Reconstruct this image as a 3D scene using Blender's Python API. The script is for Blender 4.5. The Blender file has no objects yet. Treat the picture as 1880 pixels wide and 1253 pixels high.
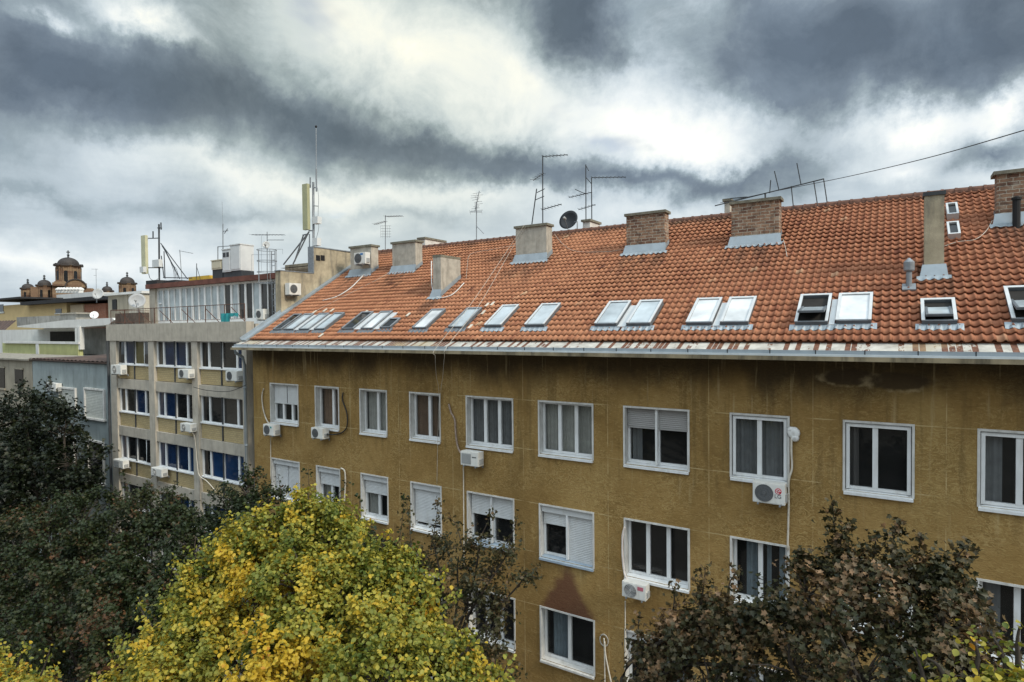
import bpy, math, random
import numpy as np
from mathutils import Vector, Matrix
random.seed(7); np.random.seed(7)
R = math.radians
scene = bpy.context.scene
COL = scene.collection

# ------------------------------------------------------------------ camera
FPX, YAW, PIT, ROL = 1107.2, R(32.594), R(-1.240), R(-0.563)      # focal length in pixels of an 1880 px wide picture
GZ = -14.6                                                        # street level; the eye is at z = 0
_fw = Vector((-math.sin(YAW)*math.cos(PIT), math.cos(YAW)*math.cos(PIT), math.sin(PIT)))
_r0 = Vector((math.cos(YAW), math.sin(YAW), 0)); _u0 = _r0.cross(_fw)
_r = _r0*math.cos(ROL) + _u0*math.sin(ROL); _u = -_r0*math.sin(ROL) + _u0*math.cos(ROL)
cam = bpy.data.cameras.new('camera'); cam_o = bpy.data.objects.new('camera', cam); COL.objects.link(cam_o)
cam.sensor_width = 36; cam.lens = FPX/1880*36; cam.clip_end = 6000; cam.clip_start = 0.1
m3 = Matrix((_r, _u, -_fw)).transposed(); cam_o.matrix_world = m3.to_4x4()
scene.camera = cam_o

def ray(px, py):
    return _r*((px-940)/FPX) + _u*(-(py-626.5)/FPX) + _fw
def at(px, py, Y):
    d = ray(px, py); return d*(Y/d.y)
def atX(px, py, X):
    d = ray(px, py); return d*(X/d.x)
def depth(p): return p.dot(_fw)

# ------------------------------------------------------------------ exposure, sun, sky
scene.view_settings.view_transform = 'Standard'; scene.view_settings.look = 'None'
scene.view_settings.exposure = 0.32; scene.view_settings.gamma = 1.0
scene.cycles.max_bounces = 6; scene.cycles.diffuse_bounces = 3; scene.cycles.glossy_bounces = 3
scene.cycles.transmission_bounces = 4; scene.cycles.transparent_max_bounces = 8
scene.cycles.use_denoising = True
SUN_EL, SUN_AZ = R(36), R(97)            # azimuth measured from +Y towards +X
sd_ = Vector((math.sin(SUN_AZ)*math.cos(SUN_EL), math.cos(SUN_AZ)*math.cos(SUN_EL), math.sin(SUN_EL)))
sl = bpy.data.lights.new('sun', 'SUN'); sl.energy = 2.3; sl.angle = R(10); sl.color = (1, .90, .74)
so = bpy.data.objects.new('sun', sl); COL.objects.link(so); so.rotation_euler = sd_.to_track_quat('Z', 'Y').to_euler()

class NT:
    def __init__(s, tree): s.t = tree; s.n = tree.nodes; s.l = tree.links
    def new(s, typ, **kw):
        n = s.n.new(typ)
        for k, v in kw.items(): setattr(n, k, v)
        return n
    def put(s, sock, v):
        if v is None: return
        if isinstance(v, bpy.types.NodeSocket): s.l.new(v, sock)
        else:
            if isinstance(v, (tuple, list)) and len(v) == 3 and sock.type == 'RGBA': v = (*v, 1)
            sock.default_value = v
    def math(s, op, a, b=None, c=None, clamp=False):
        n = s.new('ShaderNodeMath', operation=op, use_clamp=clamp)
        for i, v in enumerate((a, b, c)): s.put(n.inputs[i], v)
        return n.outputs[0]
    def vmath(s, op, a, b=None):
        n = s.new('ShaderNodeVectorMath', operation=op)
        s.put(n.inputs[0], a); s.put(n.inputs[1], b)
        return n.outputs['Value'] if op in ('DOT_PRODUCT', 'LENGTH') else n.outputs[0]
    def noise(s, vec, scale, detail=3, rough=.55, dist=0, out='Fac'):
        n = s.new('ShaderNodeTexNoise'); s.put(n.inputs['Vector'], vec)
        n.inputs['Scale'].default_value = scale; n.inputs['Detail'].default_value = detail
        n.inputs['Roughness'].default_value = rough; n.inputs['Distortion'].default_value = dist
        return n.outputs[out]
    def ramp(s, fac, stops, interp='LINEAR'):
        n = s.new('ShaderNodeValToRGB'); s.put(n.inputs[0], fac); e = n.color_ramp.elements
        n.color_ramp.interpolation = interp
        while len(e) < len(stops): e.new(.5)
        for el, (p, c) in zip(e, stops):
            el.position = p; el.color = (*c, 1) if not isinstance(c, (int, float)) else (c, c, c, 1)
        return n.outputs[0]
    def mix(s, fac, a, b, mode='MIX'):
        n = s.new('ShaderNodeMix', data_type='RGBA', blend_type=mode)
        s.put(n.inputs[0], fac); s.put(n.inputs[6], a); s.put(n.inputs[7], b); return n.outputs[2]
    def sep(s, v):
        n = s.new('ShaderNodeSeparateXYZ'); s.put(n.inputs[0], v); return n.outputs
    def comb(s, x, y, z):
        n = s.new('ShaderNodeCombineXYZ')
        for i, v in enumerate((x, y, z)): s.put(n.inputs[i], v)
        return n.outputs[0]
    def step(s, v, a, b):      # smooth 0..1 between a and b
        n = s.new('ShaderNodeMapRange', interpolation_type='SMOOTHSTEP')
        s.put(n.inputs[0], v); n.inputs[1].default_value = a; n.inputs[2].default_value = b; return n.outputs[0]

def build_world():
    w = bpy.data.worlds.new('World'); scene.world = w; w.use_nodes = True
    t = NT(w.node_tree); t.n.clear()
    out = t.new('ShaderNodeOutputWorld')
    sky = t.new('ShaderNodeTexSky', sky_type='NISHITA', sun_disc=False)
    sky.sun_elevation = SUN_EL; sky.sun_rotation = SUN_AZ
    bg0 = t.new('ShaderNodeBackground'); t.put(bg0.inputs[0], sky.outputs[0]); bg0.inputs[1].default_value = .1
    d = t.new('ShaderNodeTexCoord').outputs['Generated']
    d = t.vmath('NORMALIZE', d)
    xyz = t.sep(d)
    # cloud deck coordinates: the direction meets a flat layer overhead
    den = t.math('ADD', t.math('MAXIMUM', xyz[2], 0.0), .20)
    deck = t.comb(t.math('DIVIDE', xyz[0], den), t.math('DIVIDE', xyz[1], den), 0.0)
    n_big = t.noise(deck, 1.5, 6, .58, .5)
    n_fine = t.noise(d, 7.0, 12, .64, .6)
    n_str = t.noise(t.vmath('MULTIPLY', d, (1.6, 1.6, 11.0)), 1.6, 6, .55, .3)     # drawn-out layers towards the horizon
    warp = t.vmath('SUBTRACT', t.noise(d, 2.6, 12, .64, out='Color'), (.5, .5, .5))
    wd = t.new('ShaderNodeVectorMath', operation='MULTIPLY_ADD')
    t.put(wd.inputs[0], warp); wd.inputs[1].default_value = (.27, .27, .27); t.put(wd.inputs[2], d)
    wd = wd.outputs[0]
    blobs = [  # where clouds are bright (+) or heavy (-): centre and half size in pixels of arc, tilt, weight
        (740, 90, 280, 140, 15, .72), (960, 130, 200, 130, 10, .55), (600, 40, 130, 90, 0, .25), (1190, 220, 300, 95, 4, .68), (1300, 240, 150, 60, -8, .5),
        (1180, 110, 130, 140, 20, .45), (1640, 222, 180, 60, -4, 1.0), (1815, 175, 100, 42, -38, .95), (1620, 300, 170, 45, 5, .5),
        (1850, 335, 120, 60, -10, .5), (240, 10, 110, 45, 25, .8), (110, 20, 70, 30, 20, .55),
        (330, 285, 420, 45, 16, .30), (600, 338, 420, 42, 8, .36), (900, 350, 330, 40, -3, .42), (100, 470, 700, 60, 0, .40), (700, 420, 500, 40, -2, .15), (1250, 370, 250, 40, 0, .3),
        (100, 120, 440, 140, 20, -.62), (470, 195, 420, 85, 22, -.5), (740, 255, 360, 55, 12, -.40), (0, 250, 260, 80, 10, -.22), (950, 285, 280, 45, 5, -.34),
        (1085, 35, 170, 140, 20, -.85), (1520, 80, 360, 150, 0, -.60), (1800, 60, 330, 120, -10, -.42), (1380, 290, 260, 40, -10, -.42),
        (1150, 315, 330, 40, -2, -.42), (1450, 190, 100, 60, 25, -.3), (1800, 270, 130, 40, -22, -.45), (120, 345, 300, 30, 6, -.18), (430, 385, 260, 24, 4, -.12), (700, 395, 220, 20, 4, -.12)]
    acc = None
    for px, py, rx, ry, rot, amp in blobs:
        c = ray(px, py).normalized()
        a = R(rot)
        u = ray(px+math.cos(a), py+math.sin(a)).normalized() - c
        v = ray(px-math.sin(a), py+math.cos(a)).normalized() - c
        lu, lv = u.length*rx*1.5, v.length*ry*1.5
        u.normalize(); w3 = c; v = w3.cross(u).normalized(); u = v.cross(w3)
        eul = Matrix((u, v, w3)).transposed().to_euler()
        mp = t.new('ShaderNodeMapping', vector_type='TEXTURE'); t.put(mp.inputs[0], wd)
        mp.inputs[1].default_value = c; mp.inputs[2].default_value = eul; mp.inputs[3].default_value = (lu, lv, .9)
        g = t.new('ShaderNodeTexGradient', gradient_type='QUADRATIC_SPHERE'); t.put(g.inputs[0], mp.outputs[0])
        acc = t.math('MULTIPLY_ADD', g.outputs['Fac'], amp*.85, acc if acc is not None else 0.0)
    b = t.math('MULTIPLY_ADD', t.step(xyz[2], .38, .12), .10, t.math('ADD', acc, .47))
    b = t.math('MULTIPLY_ADD', t.math('SUBTRACT', n_big, .5), .34, b)
    low = t.step(xyz[2], .42, .05)
    b = t.math('MULTIPLY_ADD', t.math('MULTIPLY', t.math('SUBTRACT', n_str, .5), low), .42, b)
    b = t.math('MULTIPLY_ADD', t.math('SUBTRACT', n_fine, .5), t.math('MULTIPLY_ADD', t.step(xyz[2], .1, .4), .52, .18), b)
    rear = t.step(t.vmath('DOT_PRODUCT', d, tuple(_fw)), .35, -.6)
    b = t.math('MULTIPLY_ADD', rear, .15, b)
    colr = t.ramp(t.math('DIVIDE', b, 1.25), [(0.000, (.100, .132, .172)), (0.176, (.158, .200, .248)), (0.336, (.275, .337, .378)), (0.448, (.43, .50, .55)), (0.560, (.56, .625, .66)), (0.688, (.70, .745, .76)), (0.816, (.80, .82, .79)), (0.960, (.95, .95, .90))])
    mott = t.math('MULTIPLY_ADD', t.noise(wd, 6.0, 9, .6, .4), .9, .55)
    mott = t.math('MINIMUM', mott, 1.12)
    colr = t.mix(t.step(b, .75, .35), colr, t.mix(1.0, colr, t.comb(mott, mott, mott), 'MULTIPLY'))
    warm = t.math('MULTIPLY', t.step(t.vmath('DOT_PRODUCT', d, tuple(ray(680, 110).normalized())), .92, 1.0), .6)
    colr = t.mix(warm, colr, t.mix(1.0, colr, (1.0, .96, .80), 'MULTIPLY'))
    bg1 = t.new('ShaderNodeBackground'); t.put(bg1.inputs[0], colr); 
    # unseen deck shaped for its light: street-canyon dimming low behind, brighter overhead as under overcast
    g = t.math('MULTIPLY_ADD', t.step(xyz[2], .62, .95), SKY_TOP, SKY_GAIN)
    g = t.math('MULTIPLY', g, t.math('MULTIPLY_ADD', rear, t.math('MULTIPLY_ADD', t.step(xyz[2], .12, .7), SKY_REAR, -.55), 1.0))
    t.put(bg1.inputs[1], g)
    # a thin veil of blue between the clouds
    gap = t.math('MULTIPLY', t.step(b, .62, .86), t.step(t.noise(deck, 2.0, 4), .56, .7))
    mx = t.new('ShaderNodeMixShader'); t.put(mx.inputs[0], t.math('SUBTRACT', 1.0, t.math('MULTIPLY', gap, .45)))
    t.l.new(bg0.outputs[0], mx.inputs[1]); t.l.new(bg1.outputs[0], mx.inputs[2])
    t.l.new(mx.outputs[0], out.inputs[0])
    w.cycles.sampling_method = 'MANUAL'; w.cycles.sample_map_resolution = 512
SKY_GAIN, SKY_REAR, SKY_TOP = 1.0, 1.9, 1.0
build_world()

# ------------------------------------------------------------------ materials
MATS = {}
def newmat(name):
    m = bpy.data.materials.new(name); m.use_nodes = True; t = NT(m.node_tree)
    return m, t, t.n['Principled BSDF']
def mat(name, col, rough=.7, var=.25, scale=3.0, metal=0.0, bump=0.0, bscale=40, dirt=None, spec=.3):
    if name in MATS: return MATS[name]
    m, t, p = newmat(name)
    pos = t.new('ShaderNodeNewGeometry').outputs['Position']
    n = t.noise(pos, scale, 5, .6)
    lo = tuple(c*(1-var) for c in col); hi = tuple(min(1, c*(1+var)) for c in col)
    c = t.ramp(n, [(.3, lo), (.7, hi)])
    if dirt:
        dcol, amt, dsc = dirt
        # rain streaks: noise stretched down the surface
        mp = t.vmath('MULTIPLY', pos, (1, 1, .18))
        c = t.mix(t.math('MULTIPLY', t.step(t.noise(mp, dsc, 6, .65), .45, .72), amt), c, dcol)
    t.put(p.inputs['Base Color'], c); p.inputs['Roughness'].default_value = rough; p.inputs['Metallic'].default_value = metal
    p.inputs['Specular IOR Level'].default_value = spec
    if bump:
        b = t.new('ShaderNodeBump'); b.inputs['Strength'].default_value = bump; b.inputs['Distance'].default_value = .02
        t.put(b.inputs['Height'], t.noise(pos, bscale, 4, .7)); t.l.new(b.outputs[0], p.inputs['Normal'])
    MATS[name] = m; return m
def glass(name, tint, refl=.35, clear=.0):
    if name in MATS: return MATS[name]
    m, t, p = newmat(name)
    pos = t.new('ShaderNodeNewGeometry').outputs['Position']
    p.inputs['Roughness'].default_value = .04; p.inputs['Specular IOR Level'].default_value = refl
    c = t.ramp(t.noise(pos, 1.3, 3), [(.3, tuple(x*.7 for x in tint)), (.7, tuple(x*1.3 for x in tint))])
    t.put(p.inputs['Base Color'], c)
    b = t.new('ShaderNodeBump'); b.inputs['Strength'].default_value = .04; b.inputs['Distance'].default_value = .02
    t.put(b.inputs['Height'], t.noise(pos, 1.6, 2)); t.l.new(b.outputs[0], p.inputs['Normal'])
    if clear:
        tr = t.new('ShaderNodeBsdfTransparent'); mx = t.new('ShaderNodeMixShader'); mx.inputs[0].default_value = clear
        o = t.n['Material Output']; t.l.new(p.outputs[0], mx.inputs[1]); t.l.new(tr.outputs[0], mx.inputs[2]); t.l.new(mx.outputs[0], o.inputs[0])
    MATS[name] = m; return m

ROWZ = [(-3.86, -2.27), (-7.05, -5.455), (-10.24, -8.64), (-13.42, -11.82)]
WCOL = [(-22.40, -20.65), (-19.54, -18.24), (-17.02, -15.70), (-14.52, -13.20), (-12.02, -10.25), (-9.25, -7.49),
        (-6.47, -4.70), (-3.57, -2.26), (-1.02, .28), (1.48, 2.78), (4.2, 5.5), (7.0, 8.3), (9.8, 11.1)]
D = 16.0
def stucco():
    m, t, p = newmat('ochre_stucco')
    pos = t.new('ShaderNodeNewGeometry').outputs['Position']; X, Y, Z = t.sep(pos)
    n1 = t.noise(pos, .55, 6, .6); n2 = t.noise(pos, 7, 6, .7)
    sw = t.noise(t.vmath('MULTIPLY', pos, (1.0, 1.0, 2.2)), 5.5, 5, .65, 1.6)
    c = t.ramp(n1, [(.28, (.215, .130, .043)), (.5, (.305, .189, .066)), (.75, (.375, .243, .092))])
    c = t.mix(t.math('MULTIPLY', t.step(sw, .52, .70), .46), c, (.48, .345, .14))
    c = t.mix(t.math('MULTIPLY', t.step(sw, .48, .3), .36), c, (.125, .072, .022))
    c = t.mix(t.math('MULTIPLY', t.step(n2, .5, .75), .28), c, (.17, .105, .035))
    # trowel strokes left in the render: thin curved ridges, their caught light painted in pale
    sk = t.noise(t.vmath('MULTIPLY', pos, (1.0, 1.0, 1.5)), 2.6, 4, .6, 2.8)
    rid = t.step(t.math('ABSOLUTE', t.math('SUBTRACT', sk, .5)), .035, .004)
    patch = t.step(t.noise(pos, .7, 3), .38, .6)
    c = t.mix(t.math('MULTIPLY', t.math('MULTIPLY', rid, patch), .42), c, (.56, .42, .19))
    rid2 = t.step(t.math('ABSOLUTE', t.math('SUBTRACT', sk, .58)), .04, .005)
    c = t.mix(t.math('MULTIPLY', t.math('MULTIPLY', rid2, patch), .40), c, (.14, .09, .032))
    big = t.noise(t.vmath('MULTIPLY', pos, (1, 1, .6)), .32, 5, .6, .8)
    c = t.mix(t.math('MULTIPLY', t.step(big, .5, .72), .45), c, (.15, .09, .03))
    c = t.mix(t.math('MULTIPLY', t.step(big, .46, .28), .35), c, (.44, .31, .12))
    # sooty wash from the eaves plus eave shade painted in, ragged lower edge
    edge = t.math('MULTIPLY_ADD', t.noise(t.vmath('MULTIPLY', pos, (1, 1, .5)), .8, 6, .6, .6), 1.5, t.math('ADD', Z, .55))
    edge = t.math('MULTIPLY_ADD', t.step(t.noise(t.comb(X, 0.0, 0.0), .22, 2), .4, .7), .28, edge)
    soot_shade = t.step(edge, -.65, .35)
    c = t.mix(t.math('MULTIPLY', soot_shade, .86), c, (.036, .027, .017))
    # drip stains below the sills
    drip = t.step(t.noise(t.vmath('MULTIPLY', pos, (3.2, 1, .22)), 2.2, 4, .6), .58, .76)
    zm = t.math('MODULO', t.math('SUBTRACT', -3.86, Z), 3.185)
    dz = t.math('MULTIPLY', t.step(zm, 1.5, .0), drip)
    c = t.mix(t.math('MULTIPLY', dz, .55), c, (.46, .36, .19))
    drk = t.math('MULTIPLY', t.step(zm, .9, .05), t.step(t.noise(t.vmath('MULTIPLY', pos, (2.2, 1, .15)), 2.6, 4, .6), .5, .66))
    c = t.mix(t.math('MULTIPLY', drk, .3), c, (.10, .065, .028))
    # scored joints: pale hairlines
    def line(v, at_, w): return t.math('LESS_THAN', t.math('ABSOLUTE', t.math('SUBTRACT', v, at_)), w)
    wob = t.math('MULTIPLY_ADD', t.math('SUBTRACT', t.noise(pos, .9, 3), .5), .05, Z)
    jl = 0.0
    zr = t.math('MODULO', t.math('SUBTRACT', 0.0, wob), 3.185)
    for a in (2.24, .58+3.185-3.185+0.0, ): jl = t.math('MAXIMUM', jl, line(zr, a, .011))
    for x in (-21.0, -17.6, -15.1, -12.65, -9.85, -7.0, -4.15, -1.7, .9, 3.4, 6.3, 9.2): jl = t.math('MAXIMUM', jl, line(X, x, .009))
    jl = t.math('MULTIPLY', jl, t.math('MULTIPLY', t.step(t.noise(pos, 1.7, 4), .38, .6), t.math('SUBTRACT', 1.0, t.math('MULTIPLY', soot_shade, .8))))
    c = t.mix(t.math('MULTIPLY', jl, .6), c, (.60, .47, .25))
    # reddish repair above a third-row window: a blotchy triangle
    jig = t.math('MULTIPLY', t.math('SUBTRACT', t.noise(pos, 2.5, 6, .6), .5), .35)
    hh = t.math('ADD', t.math('SUBTRACT', Z, -8.56), jig)
    ww = t.math('ADD', t.math('ABSOLUTE', t.math('SUBTRACT', X, -8.35)), jig)
    tri = t.math('MULTIPLY', t.step(t.math('MULTIPLY_ADD', hh, .62, ww), 1.08, .66), t.math('GREATER_THAN', Z, -8.62))
    c = t.mix(t.math('MULTIPLY', tri, .8), c, (.12, .048, .036))
    # two pale-rimmed damp rings under the eave
    for (cx, cz, rx, rz) in ((-.95, -1.22, .62, .21), (.02, -1.28, .66, .23)):
        dx = t.math('DIVIDE', t.math('SUBTRACT', X, cx), rx); dzz = t.math('DIVIDE', t.math('SUBTRACT', Z, cz), rz)
        rr = t.math('SQRT', t.math('ADD', t.math('MULTIPLY', dx, dx), t.math('MULTIPLY', dzz, dzz)))
        rr = t.math('MULTIPLY_ADD', t.math('SUBTRACT', t.noise(pos, 3.5, 6, .65), .5), .65, rr)
        c = t.mix(t.math('MULTIPLY', t.step(rr, 1.05, .7), .8), c, (.06, .042, .025))
        rim = t.math('MULTIPLY', t.math('MULTIPLY', t.step(rr, .72, .98), t.step(rr, 1.2, 1.0)), t.step(dzz, .9, -.2))
        c = t.mix(t.math('MULTIPLY', rim, t.math('MULTIPLY', t.step(t.noise(pos, 3.4, 5), .40, .62), .6)), c, (.42, .33, .19))
    t.put(p.inputs['Base Color'], c); p.inputs['Roughness'].default_value = .92; p.inputs['Specular IOR Level'].default_value = .15
    b = t.new('ShaderNodeBump'); b.inputs['Strength'].default_value = .55; b.inputs['Distance'].default_value = .035
    t.put(b.inputs['Height'], t.math('ADD', sw, t.math('MULTIPLY', t.noise(pos, 28, 4, .7), .6))); t.l.new(b.outputs[0], p.inputs['Normal'])
    return m
def tile_mat():
    m, t, p = newmat('clay_tile')
    pos = t.new('ShaderNodeNewGeometry').outputs['Position']; X, Y, Z = t.sep(pos)
    a = t.new('ShaderNodeAttribute', attribute_name='tint').outputs['Fac']
    c = t.ramp(a, [(0, (.15, .062, .038)), (.25, (.27, .112, .062)), (.55, (.38, .172, .092)), (.85, (.46, .222, .122)), (1, (.48, .31, .19))])
    n = t.noise(pos, .8, 5, .65); n3 = t.noise(pos, 22, 4, .7)
    c = t.mix(t.math('MULTIPLY', t.step(n, .54, .74), .42), c, (.22, .078, .04))
    c = t.mix(t.math('MULTIPLY', t.step(n3, .55, .8), .22), c, (.15, .06, .035))
    lich = t.math('MULTIPLY', t.step(t.noise(pos, 3.1, 6, .7), .62, .74), .5)
    c = t.mix(lich, c, (.10, .07, .05))
    # sooty runs below each stack, redder and darker tiles towards the right end
    c = t.mix(t.math('MULTIPLY', t.step(X, -12.0, 1.5), .42), c, (.24, .075, .040))
    run = 0.0
    for (xa, xb, z1_) in ((-22.3, -20.8, 2.6), (-19.6, -18.0, 2.6), (-15.3, -14.7, 1.3), (-13.0, -11.3, 2.65), (-8.3, -6.6, 2.6), (-4.7, -3.0, 2.6), (.4, 1.1, 1.2), (2.1, 3.7, 2.6)):
        mx_ = t.math('MULTIPLY', t.math('MULTIPLY', t.step(X, xa-.15, xa+.1), t.step(X, xb+.15, xb-.1)), t.math('MULTIPLY', t.step(Z, z1_-1.5, z1_), t.step(Z, z1_+.35, z1_+.2)))
        run = t.math('MAXIMUM', run, mx_)
    run = t.math('MULTIPLY', run, t.step(t.noise(t.vmath('MULTIPLY', pos, (2.5, .5, .5)), 2.0, 5, .65), .40, .62))
    c = t.mix(t.math('MULTIPLY', run, .75), c, (.07, .04, .028))
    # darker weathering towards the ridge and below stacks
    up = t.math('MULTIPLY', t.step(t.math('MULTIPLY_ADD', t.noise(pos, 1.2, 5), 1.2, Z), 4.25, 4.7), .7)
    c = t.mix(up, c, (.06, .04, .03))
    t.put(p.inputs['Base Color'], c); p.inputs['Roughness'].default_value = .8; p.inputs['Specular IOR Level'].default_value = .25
    b = t.new('ShaderNodeBump'); b.inputs['Strength'].default_value = .25; b.inputs['Distance'].default_value = .01
    t.put(b.inputs['Height'], n3); t.l.new(b.outputs[0], p.inputs['Normal'])
    return m
def brick_mat(name, c1, c2, mortar, w=.26, h=.085, dark=.4):
    m, t, p = newmat(name)
    pos = t.new('ShaderNodeNewGeometry').outputs['Position']; X, Y, Z = t.sep(pos)
    wob = t.math('MULTIPLY', t.math('SUBTRACT', t.noise(pos, 7, 3), .5), .05)
    v = t.comb(t.math('ADD', t.math('ADD', X, Y), wob), t.math('ADD', Z, wob), 0.0)
    br = t.new('ShaderNodeTexBrick'); t.put(br.inputs['Vector'], v)
    br.inputs['Color1'].default_value = (*c1, 1); br.inputs['Color2'].default_value = (*c2, 1); br.inputs['Mortar'].default_value = (*mortar, 1)
    br.inputs['Scale'].default_value = 1; br.inputs['Brick Width'].default_value = w; br.inputs['Row Height'].default_value = h
    br.inputs['Mortar Size'].default_value = .012; br.inputs['Mortar Smooth'].default_value = .3; br.inputs['Bias'].default_value = 0
    n = t.noise(pos, 5, 6, .7)
    c = t.mix(t.math('MULTIPLY', t.step(n, .45, .7), dark), br.outputs['Color'], (.055, .038, .028))
    c = t.mix(t.math('MULTIPLY', t.step(t.noise(pos, 2.2, 5), .55, .7), .5), c, mortar)
    t.put(p.inputs['Base Color'], c); p.inputs['Roughness'].default_value = .9
    b = t.new('ShaderNodeBump'); b.inputs['Strength'].default_value = .7; b.inputs['Distance'].default_value = .015; b.invert = True
    t.put(b.inputs['Height'], t.math('MULTIPLY_ADD', n, -.5, br.outputs['Fac'])); t.l.new(b.outputs[0], p.inputs['Normal'])
    return m
def peel_mat():           # white paint peeled in strips off rusty sheet
    m, t, p = newmat('peeling_white_sheet')
    pos = t.new('ShaderNodeNewGeometry').outputs['Position']; X, Y, Z = t.sep(pos)
    k = t.math('FLOOR', t.math('MULTIPLY', X, 8.0))
    wn = t.new('ShaderNodeTexWhiteNoise', noise_dimensions='1D'); t.put(wn.inputs['W'], k)
    edge = t.math('ADD', wn.outputs['Value'], t.math('MULTIPLY', t.math('SUBTRACT', t.noise(t.vmath('MULTIPLY', pos, (1, .5, .5)), 9, 5, .7), .5), 1.0))
    edge = t.math('ADD', edge, t.math('MULTIPLY', t.math('SUBTRACT', t.noise(t.comb(X, 0.0, 0.0), .35, 2), .5), .9))
    seam = t.math('LESS_THAN', t.math('FRACT', t.math('MULTIPLY', X, 8.0)), .14)
    br = t.math('MULTIPLY', t.math('GREATER_THAN', edge, .56), t.math('SUBTRACT', 1.0, seam))
    c = t.ramp(t.noise(pos, 4, 5), [(.3, (.30, .28, .245)), (.65, (.52, .50, .45))])
    c = t.mix(br, c, t.ramp(t.noise(pos, 12, 4), [(.35, (.085, .032, .018)), (.7, (.20, .085, .045))]))
    c = t.mix(t.math('MULTIPLY', t.step(t.noise(pos, .5, 3), .58, .68), .5), c, (.33, .26, .14))
    t.put(p.inputs['Base Color'], c); p.inputs['Roughness'].default_value = .75
    return m
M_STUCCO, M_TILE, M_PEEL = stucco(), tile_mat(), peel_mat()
M_BRICK = brick_mat('old_brick', (.13, .058, .036), (.33, .20, .125), (.40, .35, .28), .27, .10, dark=.85)
M_BRICK2 = brick_mat('red_brick', (.33, .10, .05), (.42, .15, .08), (.36, .27, .2), .25, .09, .2)
M_YBRICK = brick_mat('yellow_brick', (.40, .31, .155), (.46, .36, .19), (.32, .255, .14), .22, .09, .12)
M_CHURCH = brick_mat('church_stone', (.24, .165, .10), (.12, .065, .04), (.25, .175, .105), 6, .75, .4)
M_WHITE = mat('white_frame_paint', (.74, .75, .75), .45, .08, 2, dirt=((.48, .455, .40), .4, 5))
M_WHITEOLD = mat('weathered_white_paint', (.62, .61, .58), .7, .12, 4, dirt=((.30, .27, .22), .45, 6))
M_SILLBLUE = mat('blue_grey_sill_paint', (.33, .40, .47), .6, .15)
M_PLASTER = mat('grey_plaster', (.41, .38, .325), .92, .2, 4, bump=.4, dirt=((.17, .155, .13), .5, 4))
M_PLASTERY = mat('stained_ochre_plaster', (.36, .31, .22), .92, .3, 2.5, bump=.5, dirt=((.12, .11, .095), .7, 3))
M_CONC = mat('pale_concrete', (.42, .383, .32), .9, .12, 3, bump=.3, dirt=((.21, .19, .165), .45, 5))
M_CONCD = mat('stained_concrete', (.27, .25, .21), .95, .3, 3, bump=.4, dirt=((.09, .08, .065), .7, 5))
M_ZINC = mat('zinc_sheet', (.29, .335, .37), .5, .12, 2.5, metal=.25, dirt=((.25, .27, .28), .4, 5))
M_ZINCD = mat('dark_flashing', (.13, .145, .16), .5, .2, 4, metal=.2)
M_ALU = mat('pale_aluminium', (.62, .63, .63), .4, .08, 4, metal=.35)
M_DARKMETAL = mat('dark_steel', (.045, .05, .055), .55, .2)
M_GALV = mat('galvanised_steel', (.25, .27, .29), .5, .2, 8, metal=.4)
M_RUST = mat('rusty_steel', (.10, .05, .035), .8, .4, 10)
M_ACW = mat('off_white_enamel', (.66, .66, .63), .45, .06, 5, dirt=((.42, .39, .33), .35, 7))
M_ACG = mat('grille_grey', (.10, .105, .11), .5, .15)
M_ACM = mat('light_grille', (.33, .34, .34), .5, .1)
M_CABLE = mat('pale_cable_sheath', (.62, .57, .48), .6, .15, 9)
M_ROPE = mat('grey_rope', (.46, .42, .36), .7, .2, 9)
M_DCABLE = mat('dark_cable_sheath', (.03, .03, .032), .6, .1)
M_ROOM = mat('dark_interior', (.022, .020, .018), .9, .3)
M_ROOMW = mat('wooden_interior', (.16, .07, .03), .7, .3)
M_CURT = mat('lace_curtain', (.47, .48, .44), .9, .12, 5)
M_CURTG = mat('grey_curtain', (.22, .235, .24), .9, .15, 5)
M_CURTB = mat('brown_blind', (.25, .165, .105), .8, .15, 5)
M_CURTBL = mat('blue_grey_curtain', (.25, .32, .36), .9, .15, 5)
M_SCREEN = mat('insect_screen', (.12, .115, .11), .8, .1)
M_SHUT = mat('pvc_shutter', (.60, .61, .61), .5, .07, 2, dirt=((.44, .42, .37), .35, 5))
M_SHUTG = mat('grey_shutter', (.33, .32, .31), .6, .06)
M_BLACK = mat('matt_black', (.012, .012, .013), .6, .2)
M_BITUM = mat('bitumen_felt', (.03, .03, .032), .8, .3)
M_PANEL = mat('antenna_radome', (.50, .49, .33), .5, .08)
M_CAB = mat('cabinet_enamel', (.60, .62, .62), .45, .06, 3)
M_BEIGE = mat('beige_enamel', (.55, .51, .38), .5, .06)
M_YEL = mat('yellow_paint', (.60, .40, .06), .6, .1)
M_TEAL = mat('teal_cloth', (.03, .25, .27), .9, .15)
M_TIN = mat('brown_tin', (.075, .05, .042), .7, .35, 2, dirt=((.15, .09, .06), .5, 3))
M_REDTIN = mat('oxide_red_sheet', (.14, .055, .04), .7, .3, 2)
M_BLUEG = mat('blue_grey_render', (.27, .31, .31), .92, .16, .8, bump=.3, dirt=((.14, .16, .16), .5, 2.5))
M_BEIGEW = mat('beige_render', (.30, .27, .21), .92, .15, .8, bump=.2, dirt=((.16, .14, .11), .5, 2))
M_CREAM = mat('cream_render', (.62, .47, .24), .9, .08, .6)
M_CHALK = mat('chalk_white_render', (.62, .62, .60), .9, .08, .8, dirt=((.40, .39, .36), .4, 2))
M_LIME = mat('lime_balcony_sheet', (.42, .43, .20), .8, .12, 1, dirt=((.26, .26, .13), .4, 3))
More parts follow.
